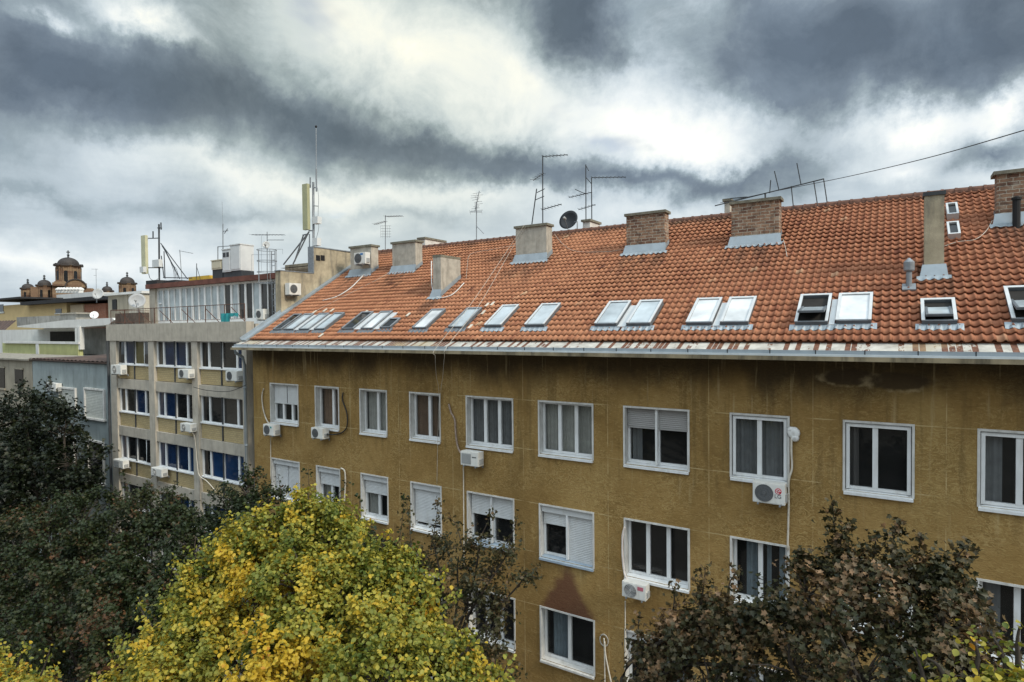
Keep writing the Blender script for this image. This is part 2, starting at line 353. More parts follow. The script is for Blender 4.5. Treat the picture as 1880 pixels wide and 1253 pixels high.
M_GREYW = mat('weathered_grey_render', (.26, .255, .235), .95, .3, .9, dirt=((.09, .085, .075), .7, 1.5))
M_LEADC = mat('lead_dome_sheet', (.042, .036, .034), .6, .25, .3)
M_GL_DARK = glass('dark_window_glass', (.02, .021, .022), .9, .5)
M_GL_CURT = glass('curtained_glass', (.03, .032, .032), .9, .68)
M_GL_BLUE = glass('blue_film_glass', (.010, .032, .085), .4)
M_GL_NAVY = glass('navy_film_glass', (.010, .022, .055), .4)
M_GL_BROWN = glass('smoky_office_glass', (.034, .031, .027), .5)
M_GL_BLACK = glass('black_office_glass', (.011, .012, .013), .4)
M_GL_SKY = glass('pale_skylight_glass', (.40, .45, .48), .8)  # reflected sky painted in as a pale base colour
M_GL_WHITE = glass('white_blind_skylight_glass', (.58, .60, .61), .7)  # base colour holds white blinds and painted-in sky reflection
M_GL_PENT = glass('penthouse_glass', (.36, .41, .43), .8)  # light tint paints the bright sky reflection into the panes
M_GL_OLIVE = glass('olive_office_glass', (.10, .085, .035), .4)
M_BARK = mat('bark', (.055, .045, .036), .95, .3, 8)
M_ASPH = mat('asphalt', (.05, .05, .052), .9, .2, 2)
M_PAVE = mat('pavement_slabs', (.22, .21, .20), .9, .15, 1.5)
M_SOIL = mat('dry_ground', (.12, .105, .085), .95, .3, .4)

# ------------------------------------------------------------------ mesh helper
class MB:
    def __init__(s): s.v = []; s.f = []; s.mi = []; s.cur = 0
    def quad(s, *p):
        i = len(s.v); s.v += [Vector(q) for q in p]; s.f.append(tuple(range(i, i+len(p)))); s.mi.append(s.cur)
    def obox(s, o, a, b, c):                       # corner o and three edge vectors
        o, a, b, c = Vector(o), Vector(a), Vector(b), Vector(c); i = len(s.v)
        s.v += [o, o+a, o+a+b, o+b, o+c, o+a+c, o+a+b+c, o+b+c]
        fs = [(0, 3, 2, 1), (4, 5, 6, 7), (0, 1, 5, 4), (1, 2, 6, 5), (2, 3, 7, 6), (3, 0, 4, 7)]
        if a.cross(b).dot(c) < 0: fs = [f[::-1] for f in fs]
        s.f += [tuple(i+k for k in f) for f in fs]; s.mi += [s.cur]*6; return s
    def box(s, x0, x1, y0, y1, z0, z1): return s.obox((x0, y0, z0), (x1-x0, 0, 0), (0, y1-y0, 0), (0, 0, z1-z0))
    def prism(s, pts, vec):                        # polygon extruded along vec
        pts = [Vector(p) for p in pts]; vec = Vector(vec); n = len(pts); i = len(s.v)
        nrm = Vector((0, 0, 0))
        for k in range(n): nrm += pts[k].cross(pts[(k+1) % n])
        if nrm.dot(vec) > 0: pts = pts[::-1]
        s.v += pts + [p+vec for p in pts]
        s.f.append(tuple(i+k for k in range(n))); s.f.append(tuple(i+n+k for k in reversed(range(n))))
        s.f += [(i+(k+1) % n, i+k, i+n+k, i+n+(k+1) % n) for k in range(n)]; s.mi += [s.cur]*(n+2); return s
    def path(s, pts, r, n=6, r1=None):             # tube along points
        pts = [Vector(p) for p in pts]; k = len(pts); base = len(s.v)
        for j, p in enumerate(pts):
            tg = (pts[min(j+1, k-1)]-pts[max(j-1, 0)])
            tg = tg.normalized() if tg.length > 1e-9 else Vector((0, 0, 1))
            ref = Vector((0, 0, 1)) if abs(tg.z) < .9 else Vector((1, 0, 0))
            a = tg.cross(ref).normalized(); b = tg.cross(a)
            rr = r if r1 is None else r+(r1-r)*j/max(1, k-1)
            s.v += [p+(a*math.cos(2*math.pi*q/n)+b*math.sin(2*math.pi*q/n))*rr for q in range(n)]
        for j in range(k-1):
            for q in range(n):
                s.f.append((base+j*n+q, base+j*n+(q+1) % n, base+(j+1)*n+(q+1) % n, base+(j+1)*n+q)); s.mi.append(s.cur)
        s.f.append(tuple(base+q for q in reversed(range(n)))); s.f.append(tuple(base+(k-1)*n+q for q in range(n))); s.mi += [s.cur]*2; return s
    def lathe(s, c, prof, n=20, axis=(0, 0, 1), ref=(1, 0, 0)):   # prof = [(radius, along axis)]
        c = Vector(c); ax = Vector(axis).normalized(); a = Vector(ref); a = (a-ax*a.dot(ax)).normalized(); b = ax.cross(a); base = len(s.v)
        for r, h in prof: s.v += [c+ax*h+(a*math.cos(2*math.pi*q/n)+b*math.sin(2*math.pi*q/n))*r for q in range(n)]
        for j in range(len(prof)-1):
            for q in range(n):
                s.f.append((base+j*n+q, base+j*n+(q+1) % n, base+(j+1)*n+(q+1) % n, base+(j+1)*n+q)); s.mi.append(s.cur)
        s.f.append(tuple(base+q for q in reversed(range(n)))); s.f.append(tuple(base+(len(prof)-1)*n+q for q in range(n))); s.mi += [s.cur]*2; return s
    def build(s, name, m, parent=None, smooth=False):
        me = bpy.data.meshes.new(name); o = bpy.data.objects.new(name, me); COL.objects.link(o)
        off = Vector((0, 0, 0)); q = parent
        while q is not None: off += q.location; q = q.parent
        if parent is None and s.v:                 # origin at the middle of the base
            xs = [v.x for v in s.v]; ys = [v.y for v in s.v]; zs = [v.z for v in s.v]
            off = Vector(((min(xs)+max(xs))/2, (min(ys)+max(ys))/2, min(zs))); o.location = off
        me.from_pydata([v-off for v in s.v], [], s.f)
        for mm in (m if isinstance(m, (list, tuple)) else [m]): me.materials.append(mm)
        if any(s.mi): me.polygons.foreach_set('material_index', s.mi)
        if smooth: me.polygons.foreach_set('use_smooth', [True]*len(me.polygons))
        me.update(); o.parent = parent
        return o
def tag(o, label=None, cat=None, group=None, kind=None):
    for k, v in (('label', label), ('category', cat), ('group', group), ('kind', kind)):
        if v: o[k] = v
    return o
def thing(name, label, cat, loc, group=None):
    o = bpy.data.objects.new(name, None); COL.objects.link(o); o.location = Vector(loc); o.empty_display_size = .3
    return tag(o, label, cat, group)
def curve_pts(pts, n=6):                           # smooth path through points
    pts = [Vector(p) for p in pts]; out = []
    for i in range(len(pts)-1):
        p0, p1, p2, p3 = pts[max(i-1, 0)], pts[i], pts[i+1], pts[min(i+2, len(pts)-1)]
        for k in range(n):
            u = k/n
            out.append(.5*((2*p1)+(p2-p0)*u+(2*p0-5*p1+4*p2-p3)*u*u+(3*p1-p0-3*p2+p3)*u**3))
    return out+[pts[-1]]
def text_mesh(name, s, size, m, parent, loc, rot=(R(90), 0, 0)):
    c = bpy.data.curves.new(name, 'FONT'); c.body = s; c.size = size; c.extrude = .002; c.align_x = 'CENTER'; c.align_y = 'CENTER'
    tmp = bpy.data.objects.new(name, c); COL.objects.link(tmp)
    me = bpy.data.meshes.new_from_object(tmp.evaluated_get(bpy.context.evaluated_depsgraph_get()))
    bpy.data.objects.remove(tmp); bpy.data.curves.remove(c)
    o = bpy.data.objects.new(name, me); COL.objects.link(o); o.parent = parent
    off = Vector((0, 0, 0)); q = parent
    while q is not None: off += q.location; q = q.parent
    o.location = Vector(loc)-off; o.rotation_euler = rot
    me.materials.clear(); me.materials.append(m); return o

# ------------------------------------------------------------------ ground
def ground():
    g = MB(); g.quad((-1500, -800, GZ), (1500, -800, GZ), (1500, 2200, GZ), (-1500, 2200, GZ)); tag(g.build('ground', M_SOIL), kind='structure')
    r = MB(); r.box(-160, 60, 2.5, 11.5, GZ+.002, GZ+.006); tag(r.build('road', M_ASPH), kind='structure')
    for y0, y1 in ((-2.5, 2.5), (11.5, 15.9)):
        s = MB(); s.box(-160, 60, y0, y1, GZ+.001, GZ+.13); tag(s.build('pavement', M_PAVE), kind='structure')
ground()

# ------------------------------------------------------------------ ochre apartment building
E0 = Vector((0, 15.5, -.38)); SD = Vector((0, 7.2, 4.35)).normalized(); NR = Vector((1, 0, 0)).cross(SD)
SLEN = 8.412
XL, XR = -23.05, 12.0
def RP(u, s, h=0.0): return E0 + Vector((u, 0, 0)) + SD*s + NR*h
def roof_px(px, py, h=0.0):
    d = ray(px, py); o = E0+NR*h; q = d*(o.dot(NR)/d.dot(NR)); return q.x, (q-o).dot(SD)
APT = thing('apartment_building', 'long ochre stucco apartment building with orange tiled roof', 'building', (-6, 20, GZ))

def wall_with_holes(mb, x0, x1, z0, z1, y, holes):
    xs = sorted({x0, x1, *[h[0] for h in holes], *[h[1] for h in holes]})
    zs = sorted({z0, z1, *[h[2] for h in holes], *[h[3] for h in holes]})
    for i in range(len(xs)-1):
        for j in range(len(zs)-1):
            cx, cz = (xs[i]+xs[i+1])/2, (zs[j]+zs[j+1])/2
            if not any(h[0] < cx < h[1] and h[2] < cz < h[3] for h in holes):
                mb.quad((xs[i], y, zs[j]), (xs[i+1], y, zs[j]), (xs[i+1], y, zs[j+1]), (xs[i], y, zs[j+1]))
holes = [(a, b, r[0], r[1]) for (a, b) in WCOL for r in ROWZ]
wb = MB(); wall_with_holes(wb, -23.62, XR, GZ, -.76, D, holes)
wb.quad((-23.62, 30, GZ), (-23.62, D, GZ), (-23.62, D, -.76), (-23.62, 30, -.76)); wb.quad((XR, D, GZ), (XR, 30, GZ), (XR, 30, -.76), (XR, D, -.76))
wb.quad((XR, 30, GZ), (-23.62, 30, GZ), (-23.62, 30, -.76), (XR, 30, -.76))
wb.prism([(XR-.02, 15.6, -.75), (XR-.02, 29.8, -.75), (XR-.02, 22.7, 3.75)], (.02, 0, 0))
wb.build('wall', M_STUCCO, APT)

def slats(mb, x0, x1, y, z0, z1, pitch=.052):      # roller shutter curtain
    n = max(1, round((z1-z0)/pitch)); h = (z1-z0)/n
    for k in range(n):
        a = z0+k*h
        mb.quad((x0, y, a), (x1, y, a), (x1, y-.012, a+h*.35), (x0, y-.012, a+h*.35))
        mb.quad((x0, y-.012, a+h*.35), (x1, y-.012, a+h*.35), (x1, y-.002, a+h), (x0, y-.002, a+h))
def pleats(mb, x0, x1, y, z0, z1, amp=.03, pitch=None):
    pitch = pitch or random.uniform(.10, .24)
    n = max(2, int((x1-x0)/pitch*4)); ph = random.random()*6
    f = lambda k: y+amp*math.sin(ph+k*math.pi/2)+amp*.4*math.sin(k*1.3)
    for k in range(n):
        a, b = x0+(x1-x0)*k/n, x0+(x1-x0)*(k+1)/n
        mb.quad((a, f(k), z0), (b, f(k+1), z0), (b, f(k+1), z1), (a, f(k), z1))
def make_window(c, r, nb=2, shut=None, box=False, curtain=None, glassm=None, sill='white', bands=None, room=M_ROOM, nosurround=False, shutm=M_SHUT, outer=False, label=None, flush=False):
    x0, x1 = WCOL[c]; z0, z1 = ROWZ[r]
    w = thing('window', None, None, Vector((x0, D, z0)) - APT.location); w.parent = APT
    if label: w['label'] = label
    dep = .12 if flush else .24
    t_ = .065
    s = MB()                                       # painted surround + reveal
    if not nosurround:
        s.box(x0-.05, x0, D-.022, D+.03, z0-.02, z1+.05); s.box(x1, x1+.05, D-.022, D+.03, z0-.02, z1+.05); s.box(x0, x1, D-.022, D+.03, z1, z1+.05)
    s.quad((x0+.001, D+.03, z0), (x0+.001, D+dep, z0), (x0+.001, D+dep, z1), (x0+.001, D+.03, z1)); s.quad((x1-.001, D+dep, z0), (x1-.001, D+.03, z0), (x1-.001, D+.03, z1), (x1-.001, D+dep, z1))
    s.quad((x0, D+.03, z1-.001), (x0, D+dep, z1-.001), (x1, D+dep, z1-.001), (x1, D+.03, z1-.001))
    s.build('surround', M_WHITEOLD, w)
    s = MB(); s.prism([(x0-.03, D-.07, z0-.09), (x0-.03, D-.07, z0-.03), (x0-.03, D+dep, z0+.03), (x0-.03, D+dep, z0-.09)], (x1-x0+.06, 0, 0))
    if not nosurround: s.build('sill', M_SILLBLUE if sill == 'blue' else M_WHITE if sill == 'white' else M_WHITEOLD, w)
    else: s.build('sill', M_RUST, w)
    a0, a1, b0, b1 = x0+.01, x1-.01, z0+.03, z1-.01
    yF = D+dep
    if box:
        k = MB(); k.box(a0, a1, D+.06, yF+.04, b1-.2, b1); k.build('shutter_box', M_SHUT, w); b1 -= .2
    f = MB(); f.box(a0, a0+t_, yF-.05, yF+.04, b0, b1); f.box(a1-t_, a1, yF-.05, yF+.04, b0, b1)
    f.box(a0+t_, a1-t_, yF-.05, yF+.04, b1-t_, b1); f.box(a0+t_, a1-t_, yF-.05, yF+.04, b0, b0+t_)
    cuts = bands or [k/nb for k in range(1, nb)]
    xs = [a0+t_]+[a0+(a1-a0)*k for k in cuts]+[a1-t_]
    for k in xs[1:-1]: f.box(k-.055, k+.055, yF-.06, yF+.035, b0+t_+.001, b1-t_-.001)
    if outer:
        f.box(x0+.02, x0+.09, D+.03, yF-.06, z0+.04, z1-.03); f.box(x1-.09, x1-.02, D+.03, yF-.06, z0+.04, z1-.03); f.box(x0+.09, x1-.09, D+.03, yF-.06, z1-.1, z1-.03)
    if shut and len(set(shut)) > 1 or (shut and nb == 2 and not box):
        k = (x0+x1)/2; f.box(k-.03, k+.03, D+.05, yF-.061, z0+.04, b1)
    f.build('frame', M_WHITE, w)
    g = MB(); g.quad((a0+t_, yF, b0+t_), (a1-t_, yF, b0+t_), (a1-t_, yF, b1-t_), (a0+t_, yF, b1-t_)); g.build('pane', glassm or (M_GL_CURT if curtain else M_GL_DARK), w)
    if curtain:
        cm, fr = curtain
        k = MB()
        for (u0, u1) in fr: pleats(k, a0+(a1-a0)*u0, a0+(a1-a0)*u1, yF+.12, b0+.02, b1)
        k.build('curtain', cm, w)
    k = MB(); e = .9                                # the room behind
    q0, q1, y2, y3 = a0-.3, a1+.3, yF+.045, yF+e
    k.quad((q0, y3, b0-.3), (q1, y3, b0-.3), (q1, y3, b1+.2), (q0, y3, b1+.2)); k.quad((q0, y2, b0-.3), (q0, y3, b0-.3), (q0, y3, b1+.2), (q0, y2, b1+.2))
    k.quad((q1, y3, b0-.3), (q1, y2, b0-.3), (q1, y2, b1+.2), (q1, y3, b1+.2)); k.quad((q0, y2, b0-.3), (q1, y2, b0-.3), (q1, y3, b0-.3), (q0, y3, b0-.3)); k.quad((q0, y3, b1+.2), (q1, y3, b1+.2), (q1, y2, b1+.2), (q0, y2, b1+.2))
    k.build('room', room, w)
    if shut:
        k = MB(); n = len(shut)
        for i, fr in enumerate(shut):
            if fr > 0:
                u0, u1 = a0+(a1-a0)*i/n+.02, a0+(a1-a0)*(i+1)/n-.02
                slats(k, u0, u1, yF-.08, b1-(b1-b0)*fr, b1)
                k.box(u0, u1, yF-.1, yF-.075, b1-(b1-b0)*fr-.04, b1-(b1-b0)*fr)
        k.build('shutter', shutm, w)
    return w
FULL = [(0, 1)]
make_window(0, 0, 3, shut=[.5, .5], curtain=(M_CURTG, [(0, .3)]))
make_window(1, 0, bands=[.62], curtain=(M_CURTB, FULL))
make_window(2, 0, curtain=(M_CURT, FULL), bands=[.55])
make_window(3, 0, bands=[.55], curtain=(M_CURTB, [(0, .72)]))
make_window(4, 0, bands=[.34, .66], curtain=(M_CURTG, FULL))
make_window(5, 0, bands=[.34, .66], curtain=(M_CURT, FULL))
make_window(6, 0, 2, shut=[.34, .34], shutm=M_SHUTG, curtain=(M_CURTG, [(.05, .2)]))
make_window(7, 0, bands=[.5], curtain=(M_CURTG, FULL), outer=True, flush=True)
make_window(8, 0, bands=[.46], outer=True, flush=True, curtain=(M_SCREEN, [(0, .2)]))
make_window(9, 0, outer=True, flush=True, curtain=(M_CURTG, [(0, .3)]))
make_window(0, 1, 2, shut=[1.0, 1.0], box=True)
make_window(1, 1, 2, shut=[.34], box=True, curtain=(M_CURT, [(0, .45), (.6, 1)]))
make_window(2, 1, 2, shut=[.33], box=True, curtain=(M_CURT, [(0, .4)]), bands=[.55])
make_window(3, 1, 2, shut=[.84], box=True)
make_window(4, 1, 2, shut=[.42, .42], sill='blue')
make_window(5, 1, 2, shut=[.25, 1.0], box=True, sill='blue')
make_window(6, 1, 3)
make_window(7, 1, 2, curtain=(M_CURTBL, [(.22, .42), (.6, .68), (.82, 1)]))
make_window(8, 1, 2); make_window(9, 1, 2, curtain=(M_CURTG, [(0, .3)]))
make_window(4, 2, 3); make_window(5, 2, 2, curtain=(M_CURTBL, [(.12, .45), (.9, 1)]), nosurround=False, sill='old')
make_window(6, 2, 2, box=True, curtain=(M_CURTG, [(.6, 1)]))
for c in (0, 1, 2, 3, 7, 8, 9): make_window(c, 2, 2, curtain=(M_CURTG, [(0, .4)]))
for c in (10, 11, 12):
    for r in range(3): make_window(c, r, 2)
for c in range(13): make_window(c, 3, 2, curtain=(M_CURTG, [(.6, 1)]))

# roof tiles: each one a small S-curved surface lapping the row below
def tile_roof():
    TW, NX, NS = .178, int((XR-XL)/.178), 29
    rowh = SLEN/NS
    prof = [(0, .004), (.10, -.004), (.3, -.004), (.45, .004), (.58, .020), (.68, .041), (.80, .041), (.90, .020), (1.0, .004)]
    verts, faces, tint = [], [], []
    rng = np.random.default_rng(3)
    smooth_u = rng.random((NS+1, NX//6+2))
    for j in range(NS):
        s0, s1 = j*rowh-.035, (j+1)*rowh+.0
        for i in range(NX):
            u = XL+i*TW
            k = len(verts); js = rng.normal(0, .006)-(rng.random() < .012)*.05; jh = rng.normal(0, .004)+.016*math.sin(u*.55+1.3*math.sin(j*.3))*math.sin(j*.23+u*.11); skew = rng.normal(0, .003)
            for (f, h) in prof:
                verts.append(RP(u+f*TW+skew, s0+js, h+.044+jh)); verts.append(RP(u+f*TW, s1, h+.004)); verts.append(RP(u+f*TW+skew, s0+js+.012, h+.016+jh))
            tv = float(np.clip(rng.normal(.52, .11)+(rng.random() < .02)*rng.normal(0, .4), 0, 1))
            for q in range(len(prof)-1):
                a = k+3*q
                faces.append((a, a+3, a+4, a+1)); faces.append((a+2, a+5, a+3, a)); tint += [tv, tv]
    me = bpy.data.meshes.new('roof'); o = bpy.data.objects.new('roof', me); COL.objects.link(o)
    n0 = len(verts)
    # far slope and underside sheet
    verts += [RP(XL, 0, -.03), RP(XR, 0, -.03), RP(XR, SLEN, -.03), RP(XL, SLEN, -.03), Vector((XL, 29.9, -.38)), Vector((XR, 29.9, -.38))]
    faces += [(n0, n0+1, n0+2, n0+3), (n0+3, n0+2, n0+5, n0+4)]; tint += [.4, .4]
    me.from_pydata([v-APT.location for v in verts], [], faces); me.materials.append(M_TILE)
    at_ = me.attributes.new('tint', 'FLOAT', 'FACE'); at_.data.foreach_set('value', tint)
    me.polygons.foreach_set('use_smooth', [True]*len(faces)); me.update(); o.parent = APT
    return o
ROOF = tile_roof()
rg = MB(); x = XL
while x < XR:
    prof = [(-.13, -.06), (-.11, .02), (-.06, .075), (0, .095), (.06, .075), (.11, .02), (.13, -.06)]
    for (a, b, k) in ((x, x+.07, 1.18), (x+.07, x+.36, 1.0)):
        i = len(rg.v)
        for (y, z) in prof:
            rg.v += [Vector((a, 22.7+y*k, 4.0+z*k)), Vector((b, 22.7+y*k, 4.0+z*k-.006))]
        for q in range(len(prof)-1): rg.f.append((i+2*q, i+2*q+1, i+2*q+3, i+2*q+2)); rg.mi.append(0)
        rg.f.append(tuple(i+2*q for q in range(len(prof)))); rg.mi.append(0)
    x += .345
rg.build('ridge', mat('ridge_tile', (.13, .065, .045), .85, .45, 5), APT)
e = MB(); e.prism([(-23.45, 15.53, -.41), (-23.45, 15.09, -.575), (-23.45, 15.09, -.60), (-23.45, 15.53, -.44)], (XR+23.45, 0, 0)); e.build('eaves_sheet', M_PEEL, APT)
g = MB(); x = -23.5                                 # upright gutter front in lengths with dark joints
while x < XR:
    g.cur = 0; g.box(x, x+.93, 15.05, 15.085, -.650, -.568); g.cur = 1; g.box(x+.93, x+.955, 15.045, 15.085, -.655, -.562); x += .955
g.build('gutter', [M_ZINC, M_DARKMETAL], APT)
g = MB(); g.box(-23.55, XR, 14.99, 15.5, -.70, -.653); g.build('gutter_ledge', mat('pale_blue_ledge', (.50, .55, .58), .6, .15, 2), APT)
g = MB(); g.box(-23.6, XR, 14.96, D+.1, -.80, -.703); g.build('cornice', mat('stained_cornice', (.24, .20, .13), .95, .4, 1.5, dirt=((.05, .045, .035), .8, 3)), APT)
g = MB(); g.obox(RP(-23.42, -.15, -.02), (.30, 0, 0), SD*(SLEN+.15), NR*.10); g.obox(RP(-23.46, -.15, .05), (.05, 0, 0), SD*(SLEN+.1), NR*.12); g.build('verge_flashing', M_ZINC, APT)
g = MB(); xp = -23.78
g.path([(xp+.1, 15.15, -.66), (xp+.1, 15.25, -.95), (xp+.05, 15.6, -1.15), (xp, 15.72, -1.5), (xp, 15.72, GZ)], .065, 10)
for z in (-2.5, -5, -7.5, -10): g.lathe((xp, 15.72, z), [(.08, 0), (.08, .06)], 10)
g.build('downpipe', M_ZINC, APT, True)

def chimney(px, X0, X1, Y0, dep, ztop, m, cap=.06, capm=None, flash=True, s0=None, side_cap=True, label=None, zb=None):
    if zb is None: zb = E0.z+(Y0-E0.y)*SD.z/SD.y-.25
    c = thing('chimney', None, None, Vector((X0, Y0, zb))-APT.location); c.parent = APT
    if label: c['label'] = label
    b = MB(); b.box(X0, X1, Y0, Y0+dep, zb, ztop-.09); b.build('stack', m, c)
    b = MB(); b.box(X0-cap, X1+cap, Y0-cap, Y0+dep+cap, ztop-.09, ztop); b.build('cap', capm or mat('chimney_cap', (.17, .16, .125), .95, .35, 5), c)
    if flash:
        b = MB(); zr = zb+.25
        b.quad((X0-.1, Y0-.14, zr-.02), (X1+.08, Y0-.14, zr-.02), (X1+.04, Y0-.012, zr+.3), (X0-.04, Y0-.012, zr+.3))
        sl = SD.z/SD.y
        for xx in (X0-.015, X1+.015): b.quad((xx, Y0-.012, zr-.1), (xx, Y0+dep, zr-.1+dep*sl), (xx, Y0+dep, zr+.2+dep*sl), (xx, Y0-.012, zr+.22))
        n = int((X1-X0+.3)/.03)                     # lead apron dressed over the tiles
        for k in range(n):
            a, d = X0-.16+(X1-X0+.3)*k/n, X0-.16+(X1-X0+.3)*(k+1)/n
            ss = (Y0-.14-E0.y)/SD.y; w = .1+.018*math.sin(a*17)+.012*math.sin(a*41)
            h0, h1 = [.062+.016*math.sin(2*math.pi*(q-XL)/.178-2.6)+.008*math.sin(q*9) for q in (a, d)]
            b.quad(RP(a, ss-w, h0), RP(d, ss-w, h1), RP(d, ss+.06, .08), RP(a, ss+.06, .08))
        b.build('flashing', M_ZINC, c)
    return c
zt = lambda px, py, Y: at(px, py, Y).z
CH1 = chimney(0, -22.25, -20.85, 20.4, .46, zt(646, 453, 20.4), M_PLASTER)
chimney(0, -19.5, -18.1, 20.4, .46, zt(723, 445, 20.4), M_PLASTER)
chimney(0, -15.22, -14.83, 18.15, 1.25, zt(795, 469, 18.15), M_PLASTER, cap=.01)
chimney(0, at(785, 450, 24).x, at(797, 450, 24).x, 23.3, 1.6, zt(785, 435, 23.3), M_WHITEOLD, flash=False)
CH5 = chimney(0, -12.85, -11.45, 20.45, .46, zt(949, 416, 20.45), M_PLASTER)
CH6 = chimney(0, at(1070, 410, 23.2).x, at(1083, 410, 23.2).x, 23.2, 1.0, zt(1070, 404, 23.2), M_WHITEOLD, flash=False)
chimney(0, -8.17, -6.78, 20.43, .46, zt(1151, 393, 20.4), M_BRICK)
CH8 = chimney(0, -4.55, -3.12, 20.40, .46, zt(1346, 371, 20.4), M_BRICK)
chimney(0, at(1330, 380, 23.1).x, at(1340, 380, 23.1).x, 23.1, .5, zt(1330, 366, 23.1), M_PLASTER, flash=False)
chimney(0, .55, .95, 18.05, .5, zt(1715, 352, 18.05), M_PLASTERY, cap=.03, capm=M_DARKMETAL)
chimney(0, 2.2, 3.6, 20.42, .46, zt(1826, 316, 20.42), M_BRICK, cap=.08)
chimney(0, 7.2, 8.6, 20.42, .46, 5.6, M_BRICK)
s = MB(); p = at(1866, 416, 20.2); s.path([p-Vector((0, 0, .3)), (p.x, p.y, zt(1866, 366, 20.2))], .085, 12); s.lathe((p.x, p.y, zt(1866, 366, 20.2)-.02), [(.11, 0), (.11, .06), (.02, .1)], 12); s.build('flue', M_BLACK, APT)
s = MB(); u, v = .23, 2.37; b0 = RP(u, v, 0)
ztp = zt(1669, 474, b0.y)
s.path([b0-Vector((0, 0, .1)), (b0.x, b0.y, ztp-.3)], .062, 12); s.lathe((b0.x, b0.y, ztp-.32), [(.10, 0), (.115, .03), (.115, .22), (.02, .32)], 14); s.obox(RP(u-.14, v-.16, .03), (.28, 0, 0), SD*.3, NR*.05); s.build('vent_pipe', M_GALV, APT)
for (u, v) in ((1.16, 6.35), (1.12, 5.0)):          # small hatch lights beside the tall stack
    w = thing('roof_hatch', None, None, RP(u, v, 0)-APT.location); w.parent = APT
    f = MB(); H = .19; W, L = .27, .82
    for (a, b, c, d) in ((u, v, .05, L), (u+W-.05, v, .05, L), (u+.05, v, W-.1, .06), (u+.05, v+L-.06, W-.1, .06)): f.obox(RP(a, b, 0), (c, 0, 0), SD*d, NR*H)
    f.build('frame', M_ALU, w); f = MB(); f.quad(RP(u+.05, v+.06, .14), RP(u+W-.05, v+.06, .14), RP(u+W-.05, v+L-.06, .14), RP(u+.05, v+L-.06, .14)); f.build('pane', M_GL_BLACK, w)

def skylight(u0, u1, s0, s1, gm, fm=M_ALU, H=.17, opened=0, apron='zinc'):
    w = thing('skylight', None, None, RP(u0, s0, 0)-APT.location); w.parent = APT
    t_ = .055
    f = MB()
    for (a, b, c, d) in ((u0, s0, t_, s1-s0), (u1-t_, s0, t_, s1-s0), (u0+t_, s0, u1-u0-2*t_, .06), (u0+t_, s1-t_, u1-u0-2*t_, t_)): f.obox(RP(a, b, -.02), (c, 0, 0), SD*d, NR*(H+.02))
    f.build('frame', M_ZINCD, w)
    f = MB()                                        # bright cover strips on the frame
    for (a, b, c, d) in ((u0-.01, s0+.02, t_+.012, s1-s0), (u1-t_, s0+.02, t_+.01, s1-s0), (u0+t_, s1-t_, u1-u0-2*t_, t_+.02)): f.obox(RP(a, b, H), (c, 0, 0), SD*d, NR*.018)
    f.build('cover_strip', fm, w)
    if not opened:
        f = MB(); f.obox(RP(u0+t_, s0+.06, .05), (u1-u0-2*t_, 0, 0), SD*(s1-s0-.06-t_), NR*(H-.065)); f.build('pane', gm, w)
    else:
        f = MB(); f.obox(RP(u0+t_, s0+.06, .09), (u1-u0-2*t_, 0, 0), SD*(s1-s0-.06-t_), NR*.012); f.build('opening', M_ROOM, w)
        a = R(opened); m_ = (s0+s1)/2; L = (s1-s0)*.5-.05
        dn = SD*math.cos(a)-NR*math.sin(a); nn = NR*math.cos(a)+SD*math.sin(a)     # sash swung about its middle, lower half out
        c0 = RP(u0+t_+.01, m_, H*.8); W = u1-u0-2*t_-.02
        f = MB()
        f.obox(c0-dn*L, (.05, 0, 0), dn*1.45*L, nn*.05); f.obox(c0-dn*L+Vector((W-.05, 0, 0)), (.05, 0, 0), dn*1.45*L, nn*.05)
        f.obox(c0-dn*L+Vector((.05, 0, 0)), (W-.1, 0, 0), dn*.06, nn*.05); f.build('sash', M_ZINCD, w)
        f = MB(); f.obox(c0-dn*(L-.06)+Vector((.05, 0, 0)), (W-.1, 0, 0), dn*(1.45*L-.06), nn*.03); f.build('pane', gm, w)
    f = MB(); n = 16                                # corrugated apron below
    for k in range(n):
        a, d = u0-.12+(u1-u0+.24)*k/n, u0-.12+(u1-u0+.24)*(k+1)/n
        h = lambda uu: .05+.025*math.sin(2*math.pi*(uu-XL)/.178-2.6)
        f.quad(RP(a, s0-.17, h(a)), RP(d, s0-.17, h(d)), RP(d, s0+.02, .085), RP(a, s0+.02, .085))
    f.build('apron', M_ZINC if apron == 'zinc' else M_ZINCD, w)
    return w
GR = M_ZINCD; GRE = M_GALV
for (u0, u1, gm) in ((-22.13, -21.6, M_GL_BLACK), (-21.42, -20.82, M_GL_SKY), (-20.47, -19.86, M_GL_SKY), (-19.54, -18.95, M_GL_SKY),
                     (-17.96, -17.32, M_GL_BLACK), (-16.91, -16.30, M_GL_WHITE)):
    skylight(u0, u1, .60, 1.85, gm, GRE, .13, apron='dark')
skylight(-15.98, -15.46, .66, 1.30, M_GL_BLACK, GRE, .13, apron='dark')
skylight(-14.37, -13.74, .60, 1.89, M_GL_WHITE, GRE, .13, apron='dark'); skylight(-12.77, -12.14, .63, 1.90, M_GL_SKY, GRE, .13, apron='dark')
for (u0, u1, gm) in ((-11.28, -10.63, M_GL_SKY), (-9.75, -9.06, M_GL_SKY), (-7.38, -6.70, M_GL_SKY), (-6.41, -5.72, M_GL_SKY), (-4.73, -4.06, M_GL_WHITE), (-3.85, -3.17, M_GL_WHITE), (-1.22, -.51, M_GL_WHITE)):
    skylight(u0, u1, .64, 1.94, gm)
skylight(-2.09, -1.39, .60, 1.95, M_GL_SKY, opened=22); skylight(.45, 1.07, .58, 1.55, M_GL_SKY, opened=14); skylight(1.98, 2.66, .62, 2.0, M_GL_SKY, opened=18)
